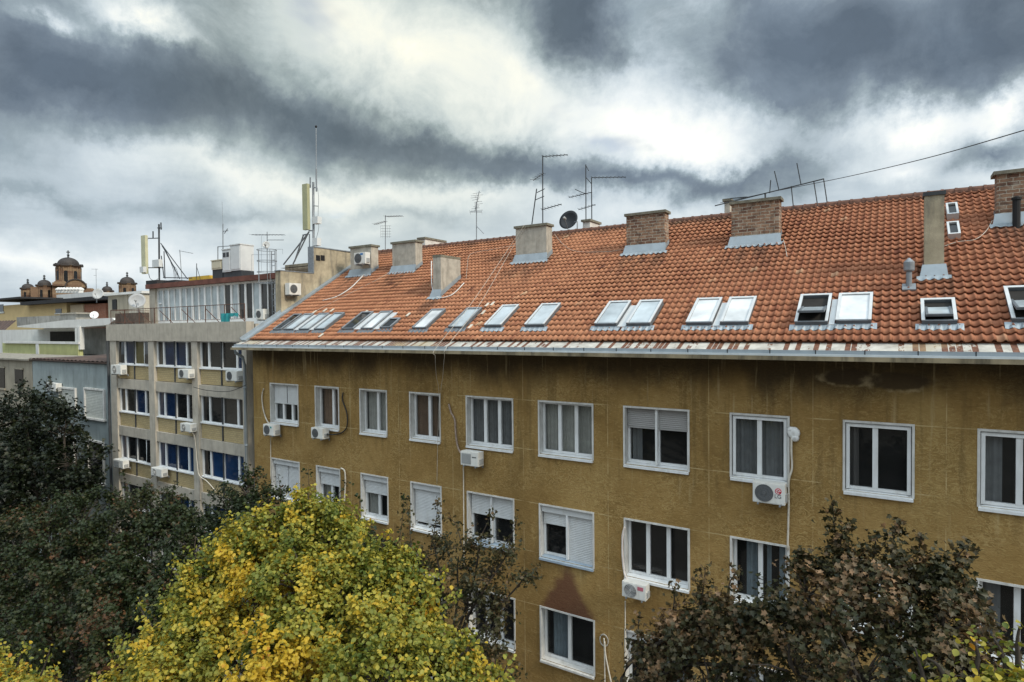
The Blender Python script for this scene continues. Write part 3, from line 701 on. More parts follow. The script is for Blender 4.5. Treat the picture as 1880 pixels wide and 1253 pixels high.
skylight(6.0, 6.7, .64, 1.94, M_GL_WHITE)
# pale flat sheets between paired skylights, and stray pale tiles
for (a, b) in ((-20.80, -20.49), (-19.84, -19.56), (-17.30, -16.93), (-16.28, -16.0), (-6.68, -6.44), (-4.04, -3.88), (-1.37, -1.25)): f = MB(); f.obox(RP(a, .6, .06), (b-a, 0, 0), SD*1.2, NR*.035); f.build('flashing_strip', M_ALU, APT)
for (px, py) in ((578, 574), (597, 571), (610, 571), (672, 574), (750, 579), (864, 601), (895, 561), (905, 559), (888, 575), (590, 617)):
    u, v = roof_px(px, py, .05); f = MB(); f.obox(RP(u-.05, v-.12, .06), (.09, 0, 0), SD*.24, NR*.03); f.build('pale_tile', mat('pale_new_tile', (.55, .50, .42), .8, .1), APT)
# party wall that steps up against the neighbour
pw = MB(); P = lambda y, z: (-23.38, y, z)
pw.prism([P(17.3, .2), P(17.3, 2.67), P(19.16, 2.66), P(19.16, 3.92), P(22.7, 3.86), P(24, 3.8), P(24, .2)], (-.36, 0, 0)); pw.build('party_wall', M_PLASTERY, APT)
pw = MB(); pw.box(-23.76, -23.36, 19.12, 24, 3.92, 3.97); pw.box(-23.76, -23.36, 17.26, 19.12, 2.67, 2.71); pw.box(-23.76, -23.37, 19.12, 19.16, 2.71, 3.92); pw.build('party_wall_coping', M_GALV, APT)
pw = MB()
for py0 in (584, 592.5): 
    q = atX(py0, 474, -23.37); pw.box(-23.385, -23.365, q.y-.12, q.y+.12, q.z-.13, q.z+.13)
pw.build('party_wall_vent', M_BLACK, APT)

# ------------------------------------------------------------------ office building
OFF = thing('office_building', 'concrete framed office block with yellow brick panels and ribbon windows', 'building', (-30, 20, GZ))
OY = 15.9
BAYS = [(-35.44, -32.10), (-31.56, -28.15), (-27.66, -24.18)]
OROWS = [(-1.75, -.48), (-4.30, -3.02), (-6.85, -5.56), (-9.4, -8.1), (-11.9, -10.65)]
b = MB()
b.box(-36.1, -23.7, OY+.32, 26, GZ, .30)
for (a, c) in ((-36.1, -35.44), (-32.10, -31.56), (-28.15, -27.66), (-24.18, -23.84)): b.box(a, c, OY-.05, OY+.32, GZ, -.48)
for (a, c) in BAYS:
    for z in (-2.52, -5.05, -7.6, -10.15): b.box(a, c, OY+.0, OY+.31, z-.5, z)
    b.box(a, c, OY+.02, OY+.31, GZ, -12.7)
b.build('frame', M_CONC, OFF)
b = MB(); b.box(-36.38, -23.75, OY-.1, OY+.28, -.48, .40); b.build('parapet', M_CONC, OFF)
og = {(0, 0): [M_GL_BLACK, M_GL_NAVY, M_GL_OLIVE, M_GL_BROWN], (0, 1): [M_GL_BROWN, M_GL_NAVY, M_GL_NAVY, M_GL_BROWN], (0, 2): [M_GL_BLACK, M_GL_BROWN, M_GL_BROWN, M_GL_NAVY],
      (1, 0): [M_GL_BLACK, M_GL_BROWN, M_GL_NAVY, M_GL_BLACK], (1, 1): [M_GL_NAVY, M_GL_NAVY, M_GL_BLACK, M_GL_BLACK], (1, 2): [M_GL_BLACK, M_GL_BLACK, M_GL_BROWN, M_GL_BROWN],
      (2, 0): [M_GL_NAVY, M_GL_BLACK, M_GL_BLACK, M_GL_BLACK], (2, 1): [M_GL_NAVY, M_GL_NAVY, M_GL_NAVY, M_GL_BLUE], (2, 2): [M_GL_BLACK, M_GL_BLUE, M_GL_BLUE, M_GL_BLUE],
      (3, 0): [M_GL_BLACK]*4, (3, 1): [M_GL_BLUE, M_GL_NAVY, M_GL_BLUE, M_GL_BLUE], (3, 2): [M_GL_BLUE]*4}
for r, (z0, z1) in enumerate(OROWS):
    for k, (a, c) in enumerate(BAYS):
        w = thing('window', None, None, Vector((a, OY, z0))-OFF.location); w.parent = OFF
        y = OY+.16; t_ = .06; cuts = [0, .19, .5, .80, 1] if k != 2 else [0, .2, .5, .83, 1]
        xs = [a+(c-a)*q for q in cuts]
        f = MB(); f.box(a, c, y-.05, y+.04, z0, z0+.08); f.box(a, c, y-.05, y+.04, z1-.05, z1)
        for j, x in enumerate(xs): 
            x = min(max(x, a+t_/2), c-t_/2); ww = .025 if j == 2 else t_
            f.box(x-ww, x+ww, y-.055, y+.035, z0+.08, z1-.05)
        f.build('frame', M_WHITE, w)
        gs = og.get((r, k), [M_GL_BLACK]*4); g = MB()
        for j in range(4):
            g.cur = j; tilt = .10 if (r == 0 and k == 0 and j in (0, 3)) or (r == 2 and k == 0 and j == 3) else 0
            if tilt: g.obox((xs[j]+.07, y-tilt, z0+.1), (xs[j+1]-xs[j]-.12, 0, 0), (0, tilt*.3, z1-z0-.17), (0, .02, 0))
            else: g.quad((xs[j]+.02, y, z0+.06), (xs[j+1]-.02, y, z0+.06), (xs[j+1]-.02, y, z1-.04), (xs[j]+.02, y, z1-.04))
            if (r, k) == (0, 0) and j in (0, 3) or (r, k, j) == (2, 0, 3):   # tilted sash frame
                pass
        g.build('pane', gs, w)
        s = MB(); s.box(a-.0, c+.0, y-.14, y-.056, z0-.03, z0+.03); s.build('sill', M_WHITE, w)
        p_ = MB(); p_.box(a, c, OY+.10, OY+.31, z0-.74, z0-.04); p_.build('brick_panel', M_YBRICK, OFF)
        p_ = MB(); xm = (a+c)/2; p_.box(xm-.03, xm+.03, OY+.05, OY+.099, z0-.74, z0-.035); p_.box(xm-.028, xm+.028, OY+.06, OY+.1, z0+.03, z1); p_.build('mullion_post', M_DARKMETAL, OFF)
# penthouse set back on the roof terrace
PY = 18.25
b = MB(); b.prism([(-36.5, 17.95, 2.45), (-36.5, 17.95, 2.70), (-36.5, 25, 2.95), (-36.5, 25, 2.45)], (36.5-23.9, 0, 0)); b.build('penthouse_roof', M_REDTIN, OFF)
b = MB(); b.box(-36.4, -35.7, PY-.1, 25, .30, 2.44); b.box(-36.39, -35.75, PY-.14, PY-.1, .3, 2.44); b.box(-25.0, -23.9, PY+.0, 25, .30, 2.44); b.box(-35.7, -25.0, PY+.3, 25, .3, 2.44); b.build('penthouse_wall', M_CONC, OFF)
gl = thing('window', None, None, Vector((-35.7, PY, .3))-OFF.location); gl.parent = OFF; gl['label'] = 'long white framed glazing of the roof terrace'
f = MB(); x0, x1 = -35.7, -25.0
f.box(x0, x1, PY-.04, PY+.05, .3, .62); f.box(x0, x1, PY-.04, PY+.05, 2.34, 2.44)
n = 18
for k in range(n+1):
    x = x0+(x1-x0)*k/n; ww = .075 if k % 2 == 0 else .035
    f.box(x-ww, x+ww, PY-.05, PY+.055, .62, 2.34)
f.box(x0+.085, x0+.4, PY-.045, PY+.05, 1.55, 1.63)
f.build('frame', M_WHITE, gl)
g = MB()
for k in range(n):
    a, c = x0+(x1-x0)*k/n, x0+(x1-x0)*(k+1)/n; g.cur = 0 if k < 11 else (1 if k % 3 else 0)
    tl = .012*math.sin(k*2.1)
    g.quad((a, PY+tl, .62), (c, PY-tl, .62), (c, PY-tl, 2.34), (a, PY+tl, 2.34))
g.build('pane', [M_GL_PENT, M_GL_BROWN], gl)
rl = MB(); zr0, zr1 = .40, 1.18; X0, X1 = -36.2, -24.1
rl.path([(X0, 15.98, zr1), (X1, 15.98, zr1)], .018); rl.path([(X0, 15.98, zr0+.12), (X1, 15.98, zr0+.12)], .011)
k = X0
while k < X1: rl.path([(k, 15.98, zr0+.12), (k, 15.98, zr1)], .006, 4); k += .16
for x in np.linspace(X0, X1, 9): rl.path([(x, 15.98, zr0-.05), (x, 15.98, zr1)], .022)
for x in np.linspace(X0+1, X1-1, 6): rl.path([(x, 15.98, zr0+.65), (x+.25, 16.5, zr0)], .018)
rl.path([(X0, 15.98, zr1), (X0, 18, zr1)], .018); rl.path([(X0, 15.98, zr0+.12), (X0, 18, zr0+.12)], .011)
rl.build('railing', M_RUST, OFF)
b = MB(); q0, q1 = at(212, 596, 17.2), at(264, 574, 17.2); b.box(q0.x, q1.x, 17.2, 17.5, .3, q1.z); b.build('terrace_wall', mat('sooty_terrace_render', (.10, .08, .065), .95, .5, 2), OFF)
b = MB(); b.box(at(535, 470, 20).x, -23.8, 19.6, 24, 2.6, zt(560, 486, 20)); b.build('stair_head', M_PLASTERY, OFF)
# caged roof ladder
b = MB(); yl = 18.0; xa, xb = at(499, 500, yl).x, at(505.5, 500, yl).x; zb_, zt_ = .35, zt(500, 461, yl)
for x in (xa, xb): b.path([(x, yl, zb_), (x, yl, zt_)], .025)
z = zb_
while z < zt_: b.path([(xa, yl, z), (xb, yl, z)], .013, 4); z += .27
xc = (xa+xb)/2
for z in np.linspace(zt(490, 522, yl), zt_, 4):
    b.path([(xc+.42*math.cos(t)*1.1, yl-.35+.42*math.sin(t), z) for t in np.linspace(R(60), R(480), 18)], .016, 4)
for t in (R(140), R(200), R(270), R(340), R(40)): b.path([(xc+.46*math.cos(t), yl-.35+.42*math.sin(t), zt(490, 522, yl)), (xc+.46*math.cos(t), yl-.35+.42*math.sin(t), zt_)], .014, 4)
b.build('caged_ladder', M_GALV, OFF)
b = MB(); b.path([(-36.22, OY-.1, -.5), (-36.22, OY-.1, GZ)], .07, 8); b.build('downpipe', M_DARKMETAL, OFF)
b = MB(); q = at(364, 505, 20); b.box(at(346, 505, 20).x, at(384, 505, 20).x, 20, 21.2, 2.6, zt(364, 507.5, 20)); b.build('roof_kerb', M_YEL, OFF)

# ------------------------------------------------------------------ air conditioners
def ac_unit(x0, x1, z0, z1, y, label, style='ring', pipe=True, facing='-Y', x=None, y0=None, y1=None, logo=None, grp='air conditioner outdoor units'):
    """box on brackets; facing -Y: front at y, from x0 to x1"""
    W, H, T = x1-x0, z1-z0, .30
    o = thing('air_conditioner', label, 'air conditioner', (0, 0, 0), grp)
    b = MB(); b.box(0, W, 0, T, 0, H); b.box(.02, W-.02, -.008, 0, .02, H-.02); b.build('body', M_ACW, o)
    rr = min(W*.30, H*.42); cx, cz = W*.36, H*.5
    if style == 'square':
        g = MB(); g.box(.05, W*.6, -.016, -.009, .06, H-.06)
        for k in range(12): g.box(.05, W*.6, -.022, -.0165, .07+k*(H-.14)/12, .07+k*(H-.14)/12+.012)
        g.build('fan_grille', M_ACM, o)
    else:
        g = MB(); g.lathe((cx, -.009, cz), [(rr, 0), (rr, .008)], 28, (0, -1, 0), (1, 0, 0)); g.build('fan', M_ACG, o)
        g = MB(); nr = 5 if style == 'rings' else 3
        for k in range(nr):
            q = rr*(k+1)/nr
            g.path([(cx+q*math.cos(t), -.022, cz+q*math.sin(t)) for t in np.linspace(0, 2*math.pi, 25)], .010 if style == 'rings' else .004, 4)
        for t in np.linspace(0, math.pi, 7)[:-1]: g.path([(cx+rr*math.cos(t), -.02, cz+rr*math.sin(t)), (cx-rr*math.cos(t), -.02, cz-rr*math.sin(t))], .003, 4)
        g.lathe((cx, -.02, cz), [(rr*.22, 0), (rr*.2, .012)], 16, (0, -1, 0), (1, 0, 0)); g.build('fan_grille', M_ACM if style == 'rings' else M_ACW if style == 'pale' else M_ACG, o)
    g = MB(); g.box(W, W+.035, .06, T-.05, .06, H*.5); g.build('valve_cover', M_ACM, o)
    for xx in (.1, W-.13): g = MB(); g.box(xx, xx+.035, -.02, T+.12, -.05, -.001); g.box(xx, xx+.035, T+.08, T+.12, -.12, -.051); g.build('bracket', M_GALV, o)
    if logo == 'LG':
        g = MB(); lx, lz = W*.80, H*.66; g.lathe((lx, -.0085, lz), [(W*.1, 0), (W*.1, .006)], 24, (0, -1, 0), (1, 0, 0)); g.build('logo_disc', mat('crimson_logo', (.50, .01, .04), .5, .02), o)
        g = MB(); q = W*.066; g.path([(lx+q*math.cos(t), -.019, lz+q*math.sin(t)) for t in np.linspace(R(0), R(300), 16)], .006, 4); g.path([(lx+q, -.019, lz), (lx+q*.2, -.019, lz)], .006, 4); g.path([(lx-q*.1, -.019, lz+q*.55), (lx-q*.1, -.019, lz-q*.35), (lx+q*.3, -.019, lz-q*.35)], .005, 4); g.lathe((lx-q*.5, -.015, lz+q*.4), [(.008, 0), (.008, .008)], 8, (0, -1, 0), (1, 0, 0)); g.build('logo_mark', M_WHITE, o)
        text_mesh('lettering', 'LG', .13, mat('grey_lettering', (.12, .12, .13), .5, .05), o, (W*.79, -.012, H*.40))
    elif logo == 'red':
        g = MB(); g.box(W*.66, W*.90, -.013, -.009, H*.62, H*.86); g.build('energy_label', mat('faded_pink_label', (.45, .13, .17), .6, .1), o)
    elif logo == 'teal':
        g = MB(); g.box(W*.66, W*.80, -.013, -.009, H*.68, H*.84); g.build('badge', mat('teal_badge', (.03, .25, .25), .6, .1), o)
    elif logo == 'blue':
        g = MB(); g.box(W*.56, W*.80, -.013, -.009, H*.76, H*.92); g.build('badge', mat('blue_badge', (.04, .18, .42), .6, .1), o)
    elif logo == 'text':
        g = MB()
        for k in range(5): g.box(W*(.66+.05*k), W*(.66+.05*k)+.028, -.012, -.009, H*.60, H*.60+.035)
        g.build('badge', M_DARKMETAL, o)
    if facing == '-Y': o.location = (x0, y, z0)
    else: o.location = (x, y0, z0); o.rotation_euler = (0, 0, R(90))
    return o
def ac_px(a, b, t, c, y, *r, **k):
    p, q = at(a, t, y), at(b, c, y); return ac_unit(p.x, q.x, q.z, p.z, y, *r, **k)
fy = 15.56
ac_px(483, 503, 778.7, 801, fy, 'white outdoor unit with teal badge beneath the leftmost top window of the ochre wall', 'ring', logo='teal')
ac_px(571, 593, 785, 807, fy, 'white outdoor unit with dark fan beneath the second top window of the ochre wall', 'ring')
ac_px(845.6, 878, 828, 858, fy, 'white outdoor unit with square grille beneath a three light window of the ochre wall', 'square', logo='text')
ac_px(1382, 1441, 884, 929, fy, 'large white outdoor unit with red round logo below a curtained window', 'ring', logo='LG')
ac_px(1142, 1185.5, 1067, 1105, fy, 'white outdoor unit with ringed fan guard and pink label near the brown leaves', 'rings', logo='red')
oy = 15.55
ac_px(203.7, 222, 670, 688, oy, 'white outdoor unit at the left edge of the office block below its parapet', 'pale')
ac_px(326.5, 346, 678, 695, oy, 'white outdoor unit in the middle bay of the top office floor', 'ring')
ac_px(414, 435, 681, 700.4, oy, 'white outdoor unit in the top right bay of the office block', 'ring')
ac_px(330.7, 350, 777, 794, oy, 'dusty outdoor unit in the middle bay of the second office floor', 'pale')
ac_px(208, 226, 843, 861, oy, 'grimy outdoor unit low on the left edge of the office block', 'square')
ac_px(277, 297, 858.5, 877, oy, 'white outdoor unit on the office pillar just above the maple tops', 'pale')
ac_px(85, 103, 703, 719, 15.65, 'small outdoor unit on the blue grey house beside a shuttered window', 'square')
ac_px(470, 484, 568, 587, 17.3, 'white outdoor unit on the roof terrace behind the railing', 'ring')
q0, q1 = atX(532, 541, -22.98), atX(553, 521, -22.98)
ac_unit(0, q1.y-q0.y, q0.z, q1.z, 0, 'white outdoor unit on the stained party wall above the tiles', 'ring', facing='+X', x=-23.0, y0=q0.y)
ac_px(650, 671, 465, 484, 20.0, 'white outdoor unit with blue badge hung on a grey chimney', 'ring', logo='blue')

# ------------------------------------------------------------------ cables and pipes
def cable(name, pts, r, m, label, cat='cable', group=None, n=6, seg=6):
    b = MB(); b.path(curve_pts(pts, seg), r, n); return tag(b.build(name, m, None, True), label, cat, group)
W = lambda px, py, y=15.94: at(px, py, y)
cable('cable', [W(484, 714), W(481, 728), W(483, 750), W(488, 768), W(494, 779, 15.7)], .028, M_CABLE, 'bowed white cable above the outdoor unit with teal badge')
cable('drain_pipe', [W(496, 801, 15.8), W(497, 815), W(497, 880)], .018, M_CABLE, 'thin drain pipe dropping below the outdoor unit with teal badge', 'pipe')
cable('cable', [W(630, 721), W(629, 735), W(637, 760), W(637, 782), W(630, 793), W(616, 798), W(600, 798, 15.7)], .024, M_DCABLE, 'dark looping cable right of the second top window')
cable('cable', [W(824, 742), W(828, 757), W(835, 772), W(837, 800), W(841, 822), W(846, 832, 15.8)], .032, mat('lagged_pipe', (.33, .25, .2), .8, .4, 14), 'peeling lagged pipe between two top windows of the ochre wall')
cable('drain_pipe', [W(851, 857, 15.8), W(851, 870), W(852, 1040)], .02, M_CABLE, 'long thin drain pipe beneath the outdoor unit with square grille', 'pipe')
cable('cable', [W(1453, 795), W(1453, 830), W(1454, 860), W(1448, 885), W(1448, 930), W(1446, 1010)], .026, M_CABLE, 'pale conduit running down beside the unit with red logo')
b = MB(); c = W(1457, 795, 15.95)
b.lathe(c, [(.0, .05), (.06, .045), (.12, .03), (.15, 0)], 14, (0, -1, 0)); b.lathe(c+Vector((.03, 0, -.12)), [(.0, .05), (.07, .04), (.1, 0)], 12, (0, -1, 0)); b.lathe(c+Vector((-.06, 0, .06)), [(.0, .045), (.06, .03), (.09, 0)], 12, (0, -1, 0))
tag(b.build('foam_patch', mat('white_foam', (.82, .82, .80), .8, .05), None, True), 'white foam blob sealing a hole at the top of the pale conduit', 'foam patch')
cable('cable', [W(1147, 968), W(1143, 985), W(1143, 1020), W(1146, 1050), W(1152, 1067, 15.7)], .03, mat('pinkish_white_lagging', (.66, .60, .56), .7, .1), 'thick pale lagged pipe left of the three light black window')
cable('drain_pipe', [W(1148, 1105, 15.8), W(1148, 1120), W(1148, 1253)], .018, M_CABLE, 'thin drain pipe beneath the unit with ringed fan guard', 'pipe')
cable('cable', [W(1109, 1172), W(1110, 1200), W(1111, 1290)], .02, M_CABLE, 'straight pale pipe below a round wall hole beside the maroon patch')
cable('cable', [W(1110, 1178), W(1113, 1210), W(1127, 1275)], .022, M_CABLE, 'slanting pale pipe below a round wall hole beside the maroon patch')
b = MB(); c = W(1109, 1176, 15.97); b.path([(c.x+.13*math.cos(t), c.y, c.z+.17*math.sin(t)) for t in np.linspace(0, 2*math.pi, 20)], .02, 5); tag(b.build('wall_collar', M_PLASTER, None), 'oval plaster collar where two pale pipes leave the wall', 'collar')
cable('cable', [W(626, 860), W(633, 866), W(634, 890), W(632, 925)], .03, M_CABLE, 'short pale pipe hooked beside a half shuttered window')
def on_roof(px, py, h=.07): u, v = roof_px(px, py, h); return RP(u, v, h)
cz = at(963, 413, 20.4)
cable('cable', [cz, on_roof(925, 470, .5), on_roof(860, 565, .2), on_roof(800, 640, .15), W(799, 655, 14.9), W(801, 690, 15.5), W(806, 722, 15.9), W(804, 800, 15.93), W(802, 890, 15.95)], .007, M_ROPE, 'left of two long pale wires falling from the tall grey chimney', group=None)
cable('cable', [cz+Vector((.12, 0, 0)), on_roof(935, 465, .5), on_roof(880, 560, .2), on_roof(822, 635, .15), W(816, 655, 14.9), W(813, 690, 15.5), W(809, 722, 15.9), W(806, 790, 15.93)], .007, M_ROPE, 'right of two long pale wires falling from the tall grey chimney')
cable('cable', [at(677, 478, 20.3), on_roof(678, 497), on_roof(665, 508), on_roof(645, 528), on_roof(622, 543), on_roof(605, 549), on_roof(593, 552)], .022, M_WHITEOLD, 'white pipe snaking down the tiles from the chimney unit')
cable('cable', [on_roof(722, 497), on_roof(690, 515), on_roof(640, 540), on_roof(590, 566), on_roof(505, 612)], .007, M_ROPE, 'thin pale wire lying along the tiles near the left verge')
cable('cable', [on_roof(792, 480, .6), on_roof(793, 525, .12), on_roof(800, 543), on_roof(812, 547), on_roof(832, 540), on_roof(852, 520)], .02, M_WHITEOLD, 'white cable looped round the foot of the slanting chimney')
cable('cable', [on_roof(856, 512), on_roof(858, 490), on_roof(864, 467), on_roof(900, 459), on_roof(948, 450)], .007, M_ROPE, 'thin pale wire crossing the tiles toward the tall grey chimney')
cable('cable', [on_roof(1018, 430), on_roof(1035, 450), on_roof(1060, 462), on_roof(1120, 462), on_roof(1150, 456)], .007, M_ROPE, 'thin pale wire on the tiles left of the first brick chimney')
cable('cable', [on_roof(1438, 440), on_roof(1442, 455), on_roof(1445, 472)], .009, M_ROPE, 'short pale wire on the tiles right of the second brick chimney')
cable('cable', [on_roof(1734, 452), on_roof(1760, 444), on_roof(1790, 440), on_roof(1810, 425), on_roof(1822, 405)], .009, M_ROPE, 'pale wire curving over the tiles to the rightmost brick chimney')
cable('cable', [at(355, 711, 15.6), at(380, 717, 15.6), at(420, 719, 15.6), at(452, 707, 15.6)], .014, M_DCABLE, 'dark cable sagging across the office front')
cable('cable', [at(353, 795, 15.65), at(358, 806, 15.8), at(362, 850, 15.8), at(366, 873, 15.8), at(380, 884, 15.8), at(396, 902, 15.8)], .02, M_CABLE, 'pale pipe down an office pillar to the lower floors')
cable('cable', [at(1322, 373, 21), at(1420, 352, 19), at(1550, 326, 17), at(1700, 291, 14), at(1882, 239, 11), at(2100, 172, 9), Vector((6, 2, 4.6))], .008, M_DCABLE, 'long dark cable strung across the sky above the roof', seg=10)

# ------------------------------------------------------------------ antennas, masts, dishes
def antenna(name, label, mat_, polelist, booms, elements=(), cat='antenna', r=.022, extra=None):
    """polelist/booms: lists of point pairs"""
    base = polelist[0][0]
    o = thing(name, label, cat, base, 'aerials on the roofs')
    b = MB()
    for a, c in polelist: b.path([a, c], r)
    b.build('pole', mat_, o)
    if booms:
        b = MB()
        for a, c in booms: b.path([a, c], r*.75, 5)
        b.build('boom', mat_, o)
    if len(elements) <= 4:
        for a, c in elements: b = MB(); b.path([a, c], r*.34, 4); b.build('rod', mat_, o)
    else:
        b = MB()
        for a, c in elements: b.path([a, c], r*.34, 4)
        b.build('rods', mat_, o)
    if extra: extra(o)
    return o
def yagi(a, c, n, L, axis):
    a, c, axis = Vector(a), Vector(c), Vector(axis)
    return [(a.lerp(c, (k+.5)/n)-axis*L/2*(1-.3*k/n), a.lerp(c, (k+.5)/n)+axis*L/2*(1-.3*k/n)) for k in range(n)]
ry = 22.75
A = lambda px, py, y=ry: at(px, py, y)
bm = (A(707.5, 398), A(739, 396.8, 21.9)); bm2 = (A(686.7, 412.5, 22), A(709.4, 406.3))
antenna('aerial', 'slim aerial with two side booms behind the second grey chimney', M_GALV, [(A(707.5, 468), A(707.5, 395.5))], [bm, bm2], yagi(*bm, 7, .5, (0, 1, 0))+yagi(*bm2, 6, .45, (0, 1, 0))+[(A(699, 415+5*k), A(718, 415+5*k)) for k in range(5)]+[(A(699+4*k, 415), A(699+4*k, 437)) for k in range(5)])
el = [(A(868-4*math.sin(k), 356+4*k), A(883+4*math.sin(k*1.7), 354+4*k)) for k in range(9)]+[(A(874+5*math.sin(k*2), 356+3.5*k, ry-.4), A(876-5*math.sin(k*2), 358+3.5*k, ry+.4)) for k in range(8)]
antenna('aerial', 'dense bristling log periodic aerial on the ridge', M_GALV, [(A(874.8, 450), A(874.8, 372))], [(A(872, 388), A(880, 351)), (A(862.8, 389.5), A(884.6, 389.5)), (A(875.5, 416), A(888, 429))], el+[(A(862, 386), A(864, 394)), (A(884, 386), A(885, 394))])
c5 = 20.65
B = lambda px, py, y=c5: at(px, py, y)
bm = [(B(996.3, 288), B(1042.3, 284.5)), (B(979, 331.6, 20.2), B(998, 318)), (B(983, 367.5), B(999, 360.5)), (B(986, 354), B(1000, 347)), (B(994.6, 385.5), B(1031, 375.2))]
antenna('aerial', 'tall aerial with leaning second rod on the tall grey chimney', M_DARKMETAL, [(B(996.5, 410), B(996.3, 286)), (B(976.5, 412), B(985.3, 347))], bm, yagi(*bm[0], 7, .45, (0, 1, 0))+yagi(*bm[1], 5, .4, (.6, .6, 0))+yagi(*bm[4], 6, .45, (0, 1, 0)))
c6 = 23.5
B = lambda px, py, y=c6: at(px, py, y)
bm = [(B(1086, 326.5), B(1149.2, 325.5)), (B(1044.4, 363), B(1087, 353.4)), (B(1055.8, 348), B(1076, 357)), (B(1062, 385.5), B(1093.2, 376)), (B(1075.5, 325.5), B(1086, 338)), (B(1075.5, 304), B(1081, 314))]
antenna('aerial', 'twin pole aerial on the small white chimney behind the ridge', M_DARKMETAL, [(B(1075.8, 408), B(1075.5, 302.5)), (B(1086.5, 406), B(1086, 326))], bm, yagi(*bm[0], 9, .5, (0, 1, 0))+yagi(*bm[1], 6, .5, (0, 1, 0))+yagi(*bm[3], 5, .5, (0, 1, 0)))
c8 = 20.6
B = lambda px, py, y=c8: at(px, py, y)
rods = [((1413, 355), (1415, 331)), ((1430, 349), (1421.7, 314.5)), ((1470.5, 339), (1463, 300)), ((1452.7, 342), (1456.8, 382)), ((1494, 333), (1501.3, 379)), ((1512, 328), (1518.5, 372)), ((1404, 356.5), (1405, 362))]
def rods_(o):
    for a, c in rods: b = MB(); b.path([B(*a), B(*c)], .016, 5); b.build('rod', M_DARKMETAL, o)
antenna('aerial', 'long tilted yagi aerial laid across the second brick chimney', M_DARKMETAL, [(B(1405, 366), B(1405, 356.5))], [(B(1312.5, 378.3), B(1512.2, 328.9)), (B(1340, 365), B(1372, 362))], extra=rods_, r=.026)
o8 = 19.5
B = lambda px, py, y=o8: at(px, py, y)
bm = [(B(462, 431.5), B(522, 431.5)), (B(491, 441), B(521, 441))]
antenna('aerial', 'aerial with long flat boom beside the caged ladder', M_GALV, [(B(490.5, 505), B(490.5, 426))], bm, yagi(*bm[0], 10, .5, (0, 1, 0))+[(B(480, 433), B(480, 500)), (B(462, 468), B(505, 468)), (B(462, 468), B(462, 500)), (B(505, 458), B(519, 458)), (B(519, 458), B(519, 467))])
def dish(px, py, y, rpx, label, m, face, armd=.45, group='satellite dishes', mount=None):
    c = at(px, py, y); rad = rpx/FPX*depth(c)
    o = thing('satellite_dish', label, 'satellite dish', c, group); f = Vector(face).normalized()
    b = MB(); b.lathe(c, [(rad*q, .30*rad*q*q-.30*rad*.5) for q in (.02, .25, .5, .75, 1.0)]+[(rad, .30*rad*.5-.02), (rad*.75, -.03), (rad*.5, -.095*rad-.03), (rad*.02, -.15*rad-.03)], 28, f, (1, 0, .01)); b.build('reflector', m, o, True)
    dn = Vector((0, 0, -1)); dn = (dn-f*dn.dot(f)).normalized()
    b = MB(); tip = c+f*rad*armd*2+dn*rad*.25; b.path([c+dn*rad*.95, tip], .018, 5); b.build('feed_arm', M_GALV, o)
    b = MB(); b.lathe(tip, [(.05, -.08), (.06, .04), (.03, .08)], 10, f, (1, 0, .01)); b.build('feed_horn', M_ACM, o)
    b = MB(); e = Vector(mount) if mount else c-Vector((0, 0, rad*1.5)); k = c-f*.12; b.path([k, k-f*.1, (e.x, e.y, k.z-.1), e], .025, 6); b.build('mount', M_GALV, o)
    return o
q = at(1085, 415, 23.3)
dish(1044.5, 404.8, 22.9, 18.5, 'round black satellite dish on the ridge left of a small white chimney', mat('black_dish_paint', (.02, .022, .026), .5, .15), (.0, -1, .35), mount=at(1060, 428, 22.7))
dish(252, 553, 17.6, 14, 'large pale satellite dish on the terrace left of the penthouse', mat('mesh_dish', (.36, .37, .38), .6, .08), (.9, -.7, .35), mount=at(254, 590, 17.6))
dish(180, 540, 31, 10, 'pale satellite dish in front of the far church', mat('grey_dish', (.40, .41, .41), .6, .1), (.7, -.9, .3), mount=at(178, 556, 31))
dish(173, 579, 26, 7, 'small white satellite dish before a brick wall', M_WHITE, (.8, -.6, .3), mount=at(173, 588, 26))
dish(488.7, 450, 19.4, 6.7, 'small white round dish on the aerial pole by the caged ladder', M_CHALK, (.6, -.8, .2), mount=at(490.5, 452, 19.5))
antenna('aerial', 'thin pole aerial standing over the black flat roof', M_GALV, [(at(177, 556, 31), at(176.3, 494, 31))], [(at(168, 494.5, 31), at(180, 494.5, 31)), (at(172, 506, 31), at(177, 506, 31))])
antenna('aerial', 'bent thin aerial on the penthouse roof', M_GALV, [(at(334, 515, 20), at(330, 459, 20))], [(at(330, 461, 20), at(354, 465.5, 20))], yagi(at(330, 461, 20), at(354, 465.5, 20), 5, .3, (0, 1, 0)))
antenna('lightning_rod', 'dark upright rod beside the yellow kerb on the penthouse roof', M_DARKMETAL, [(at(361, 516, 20), at(361, 484, 20))], [(at(361, 490, 20), at(368, 513, 20))], cat='rod')

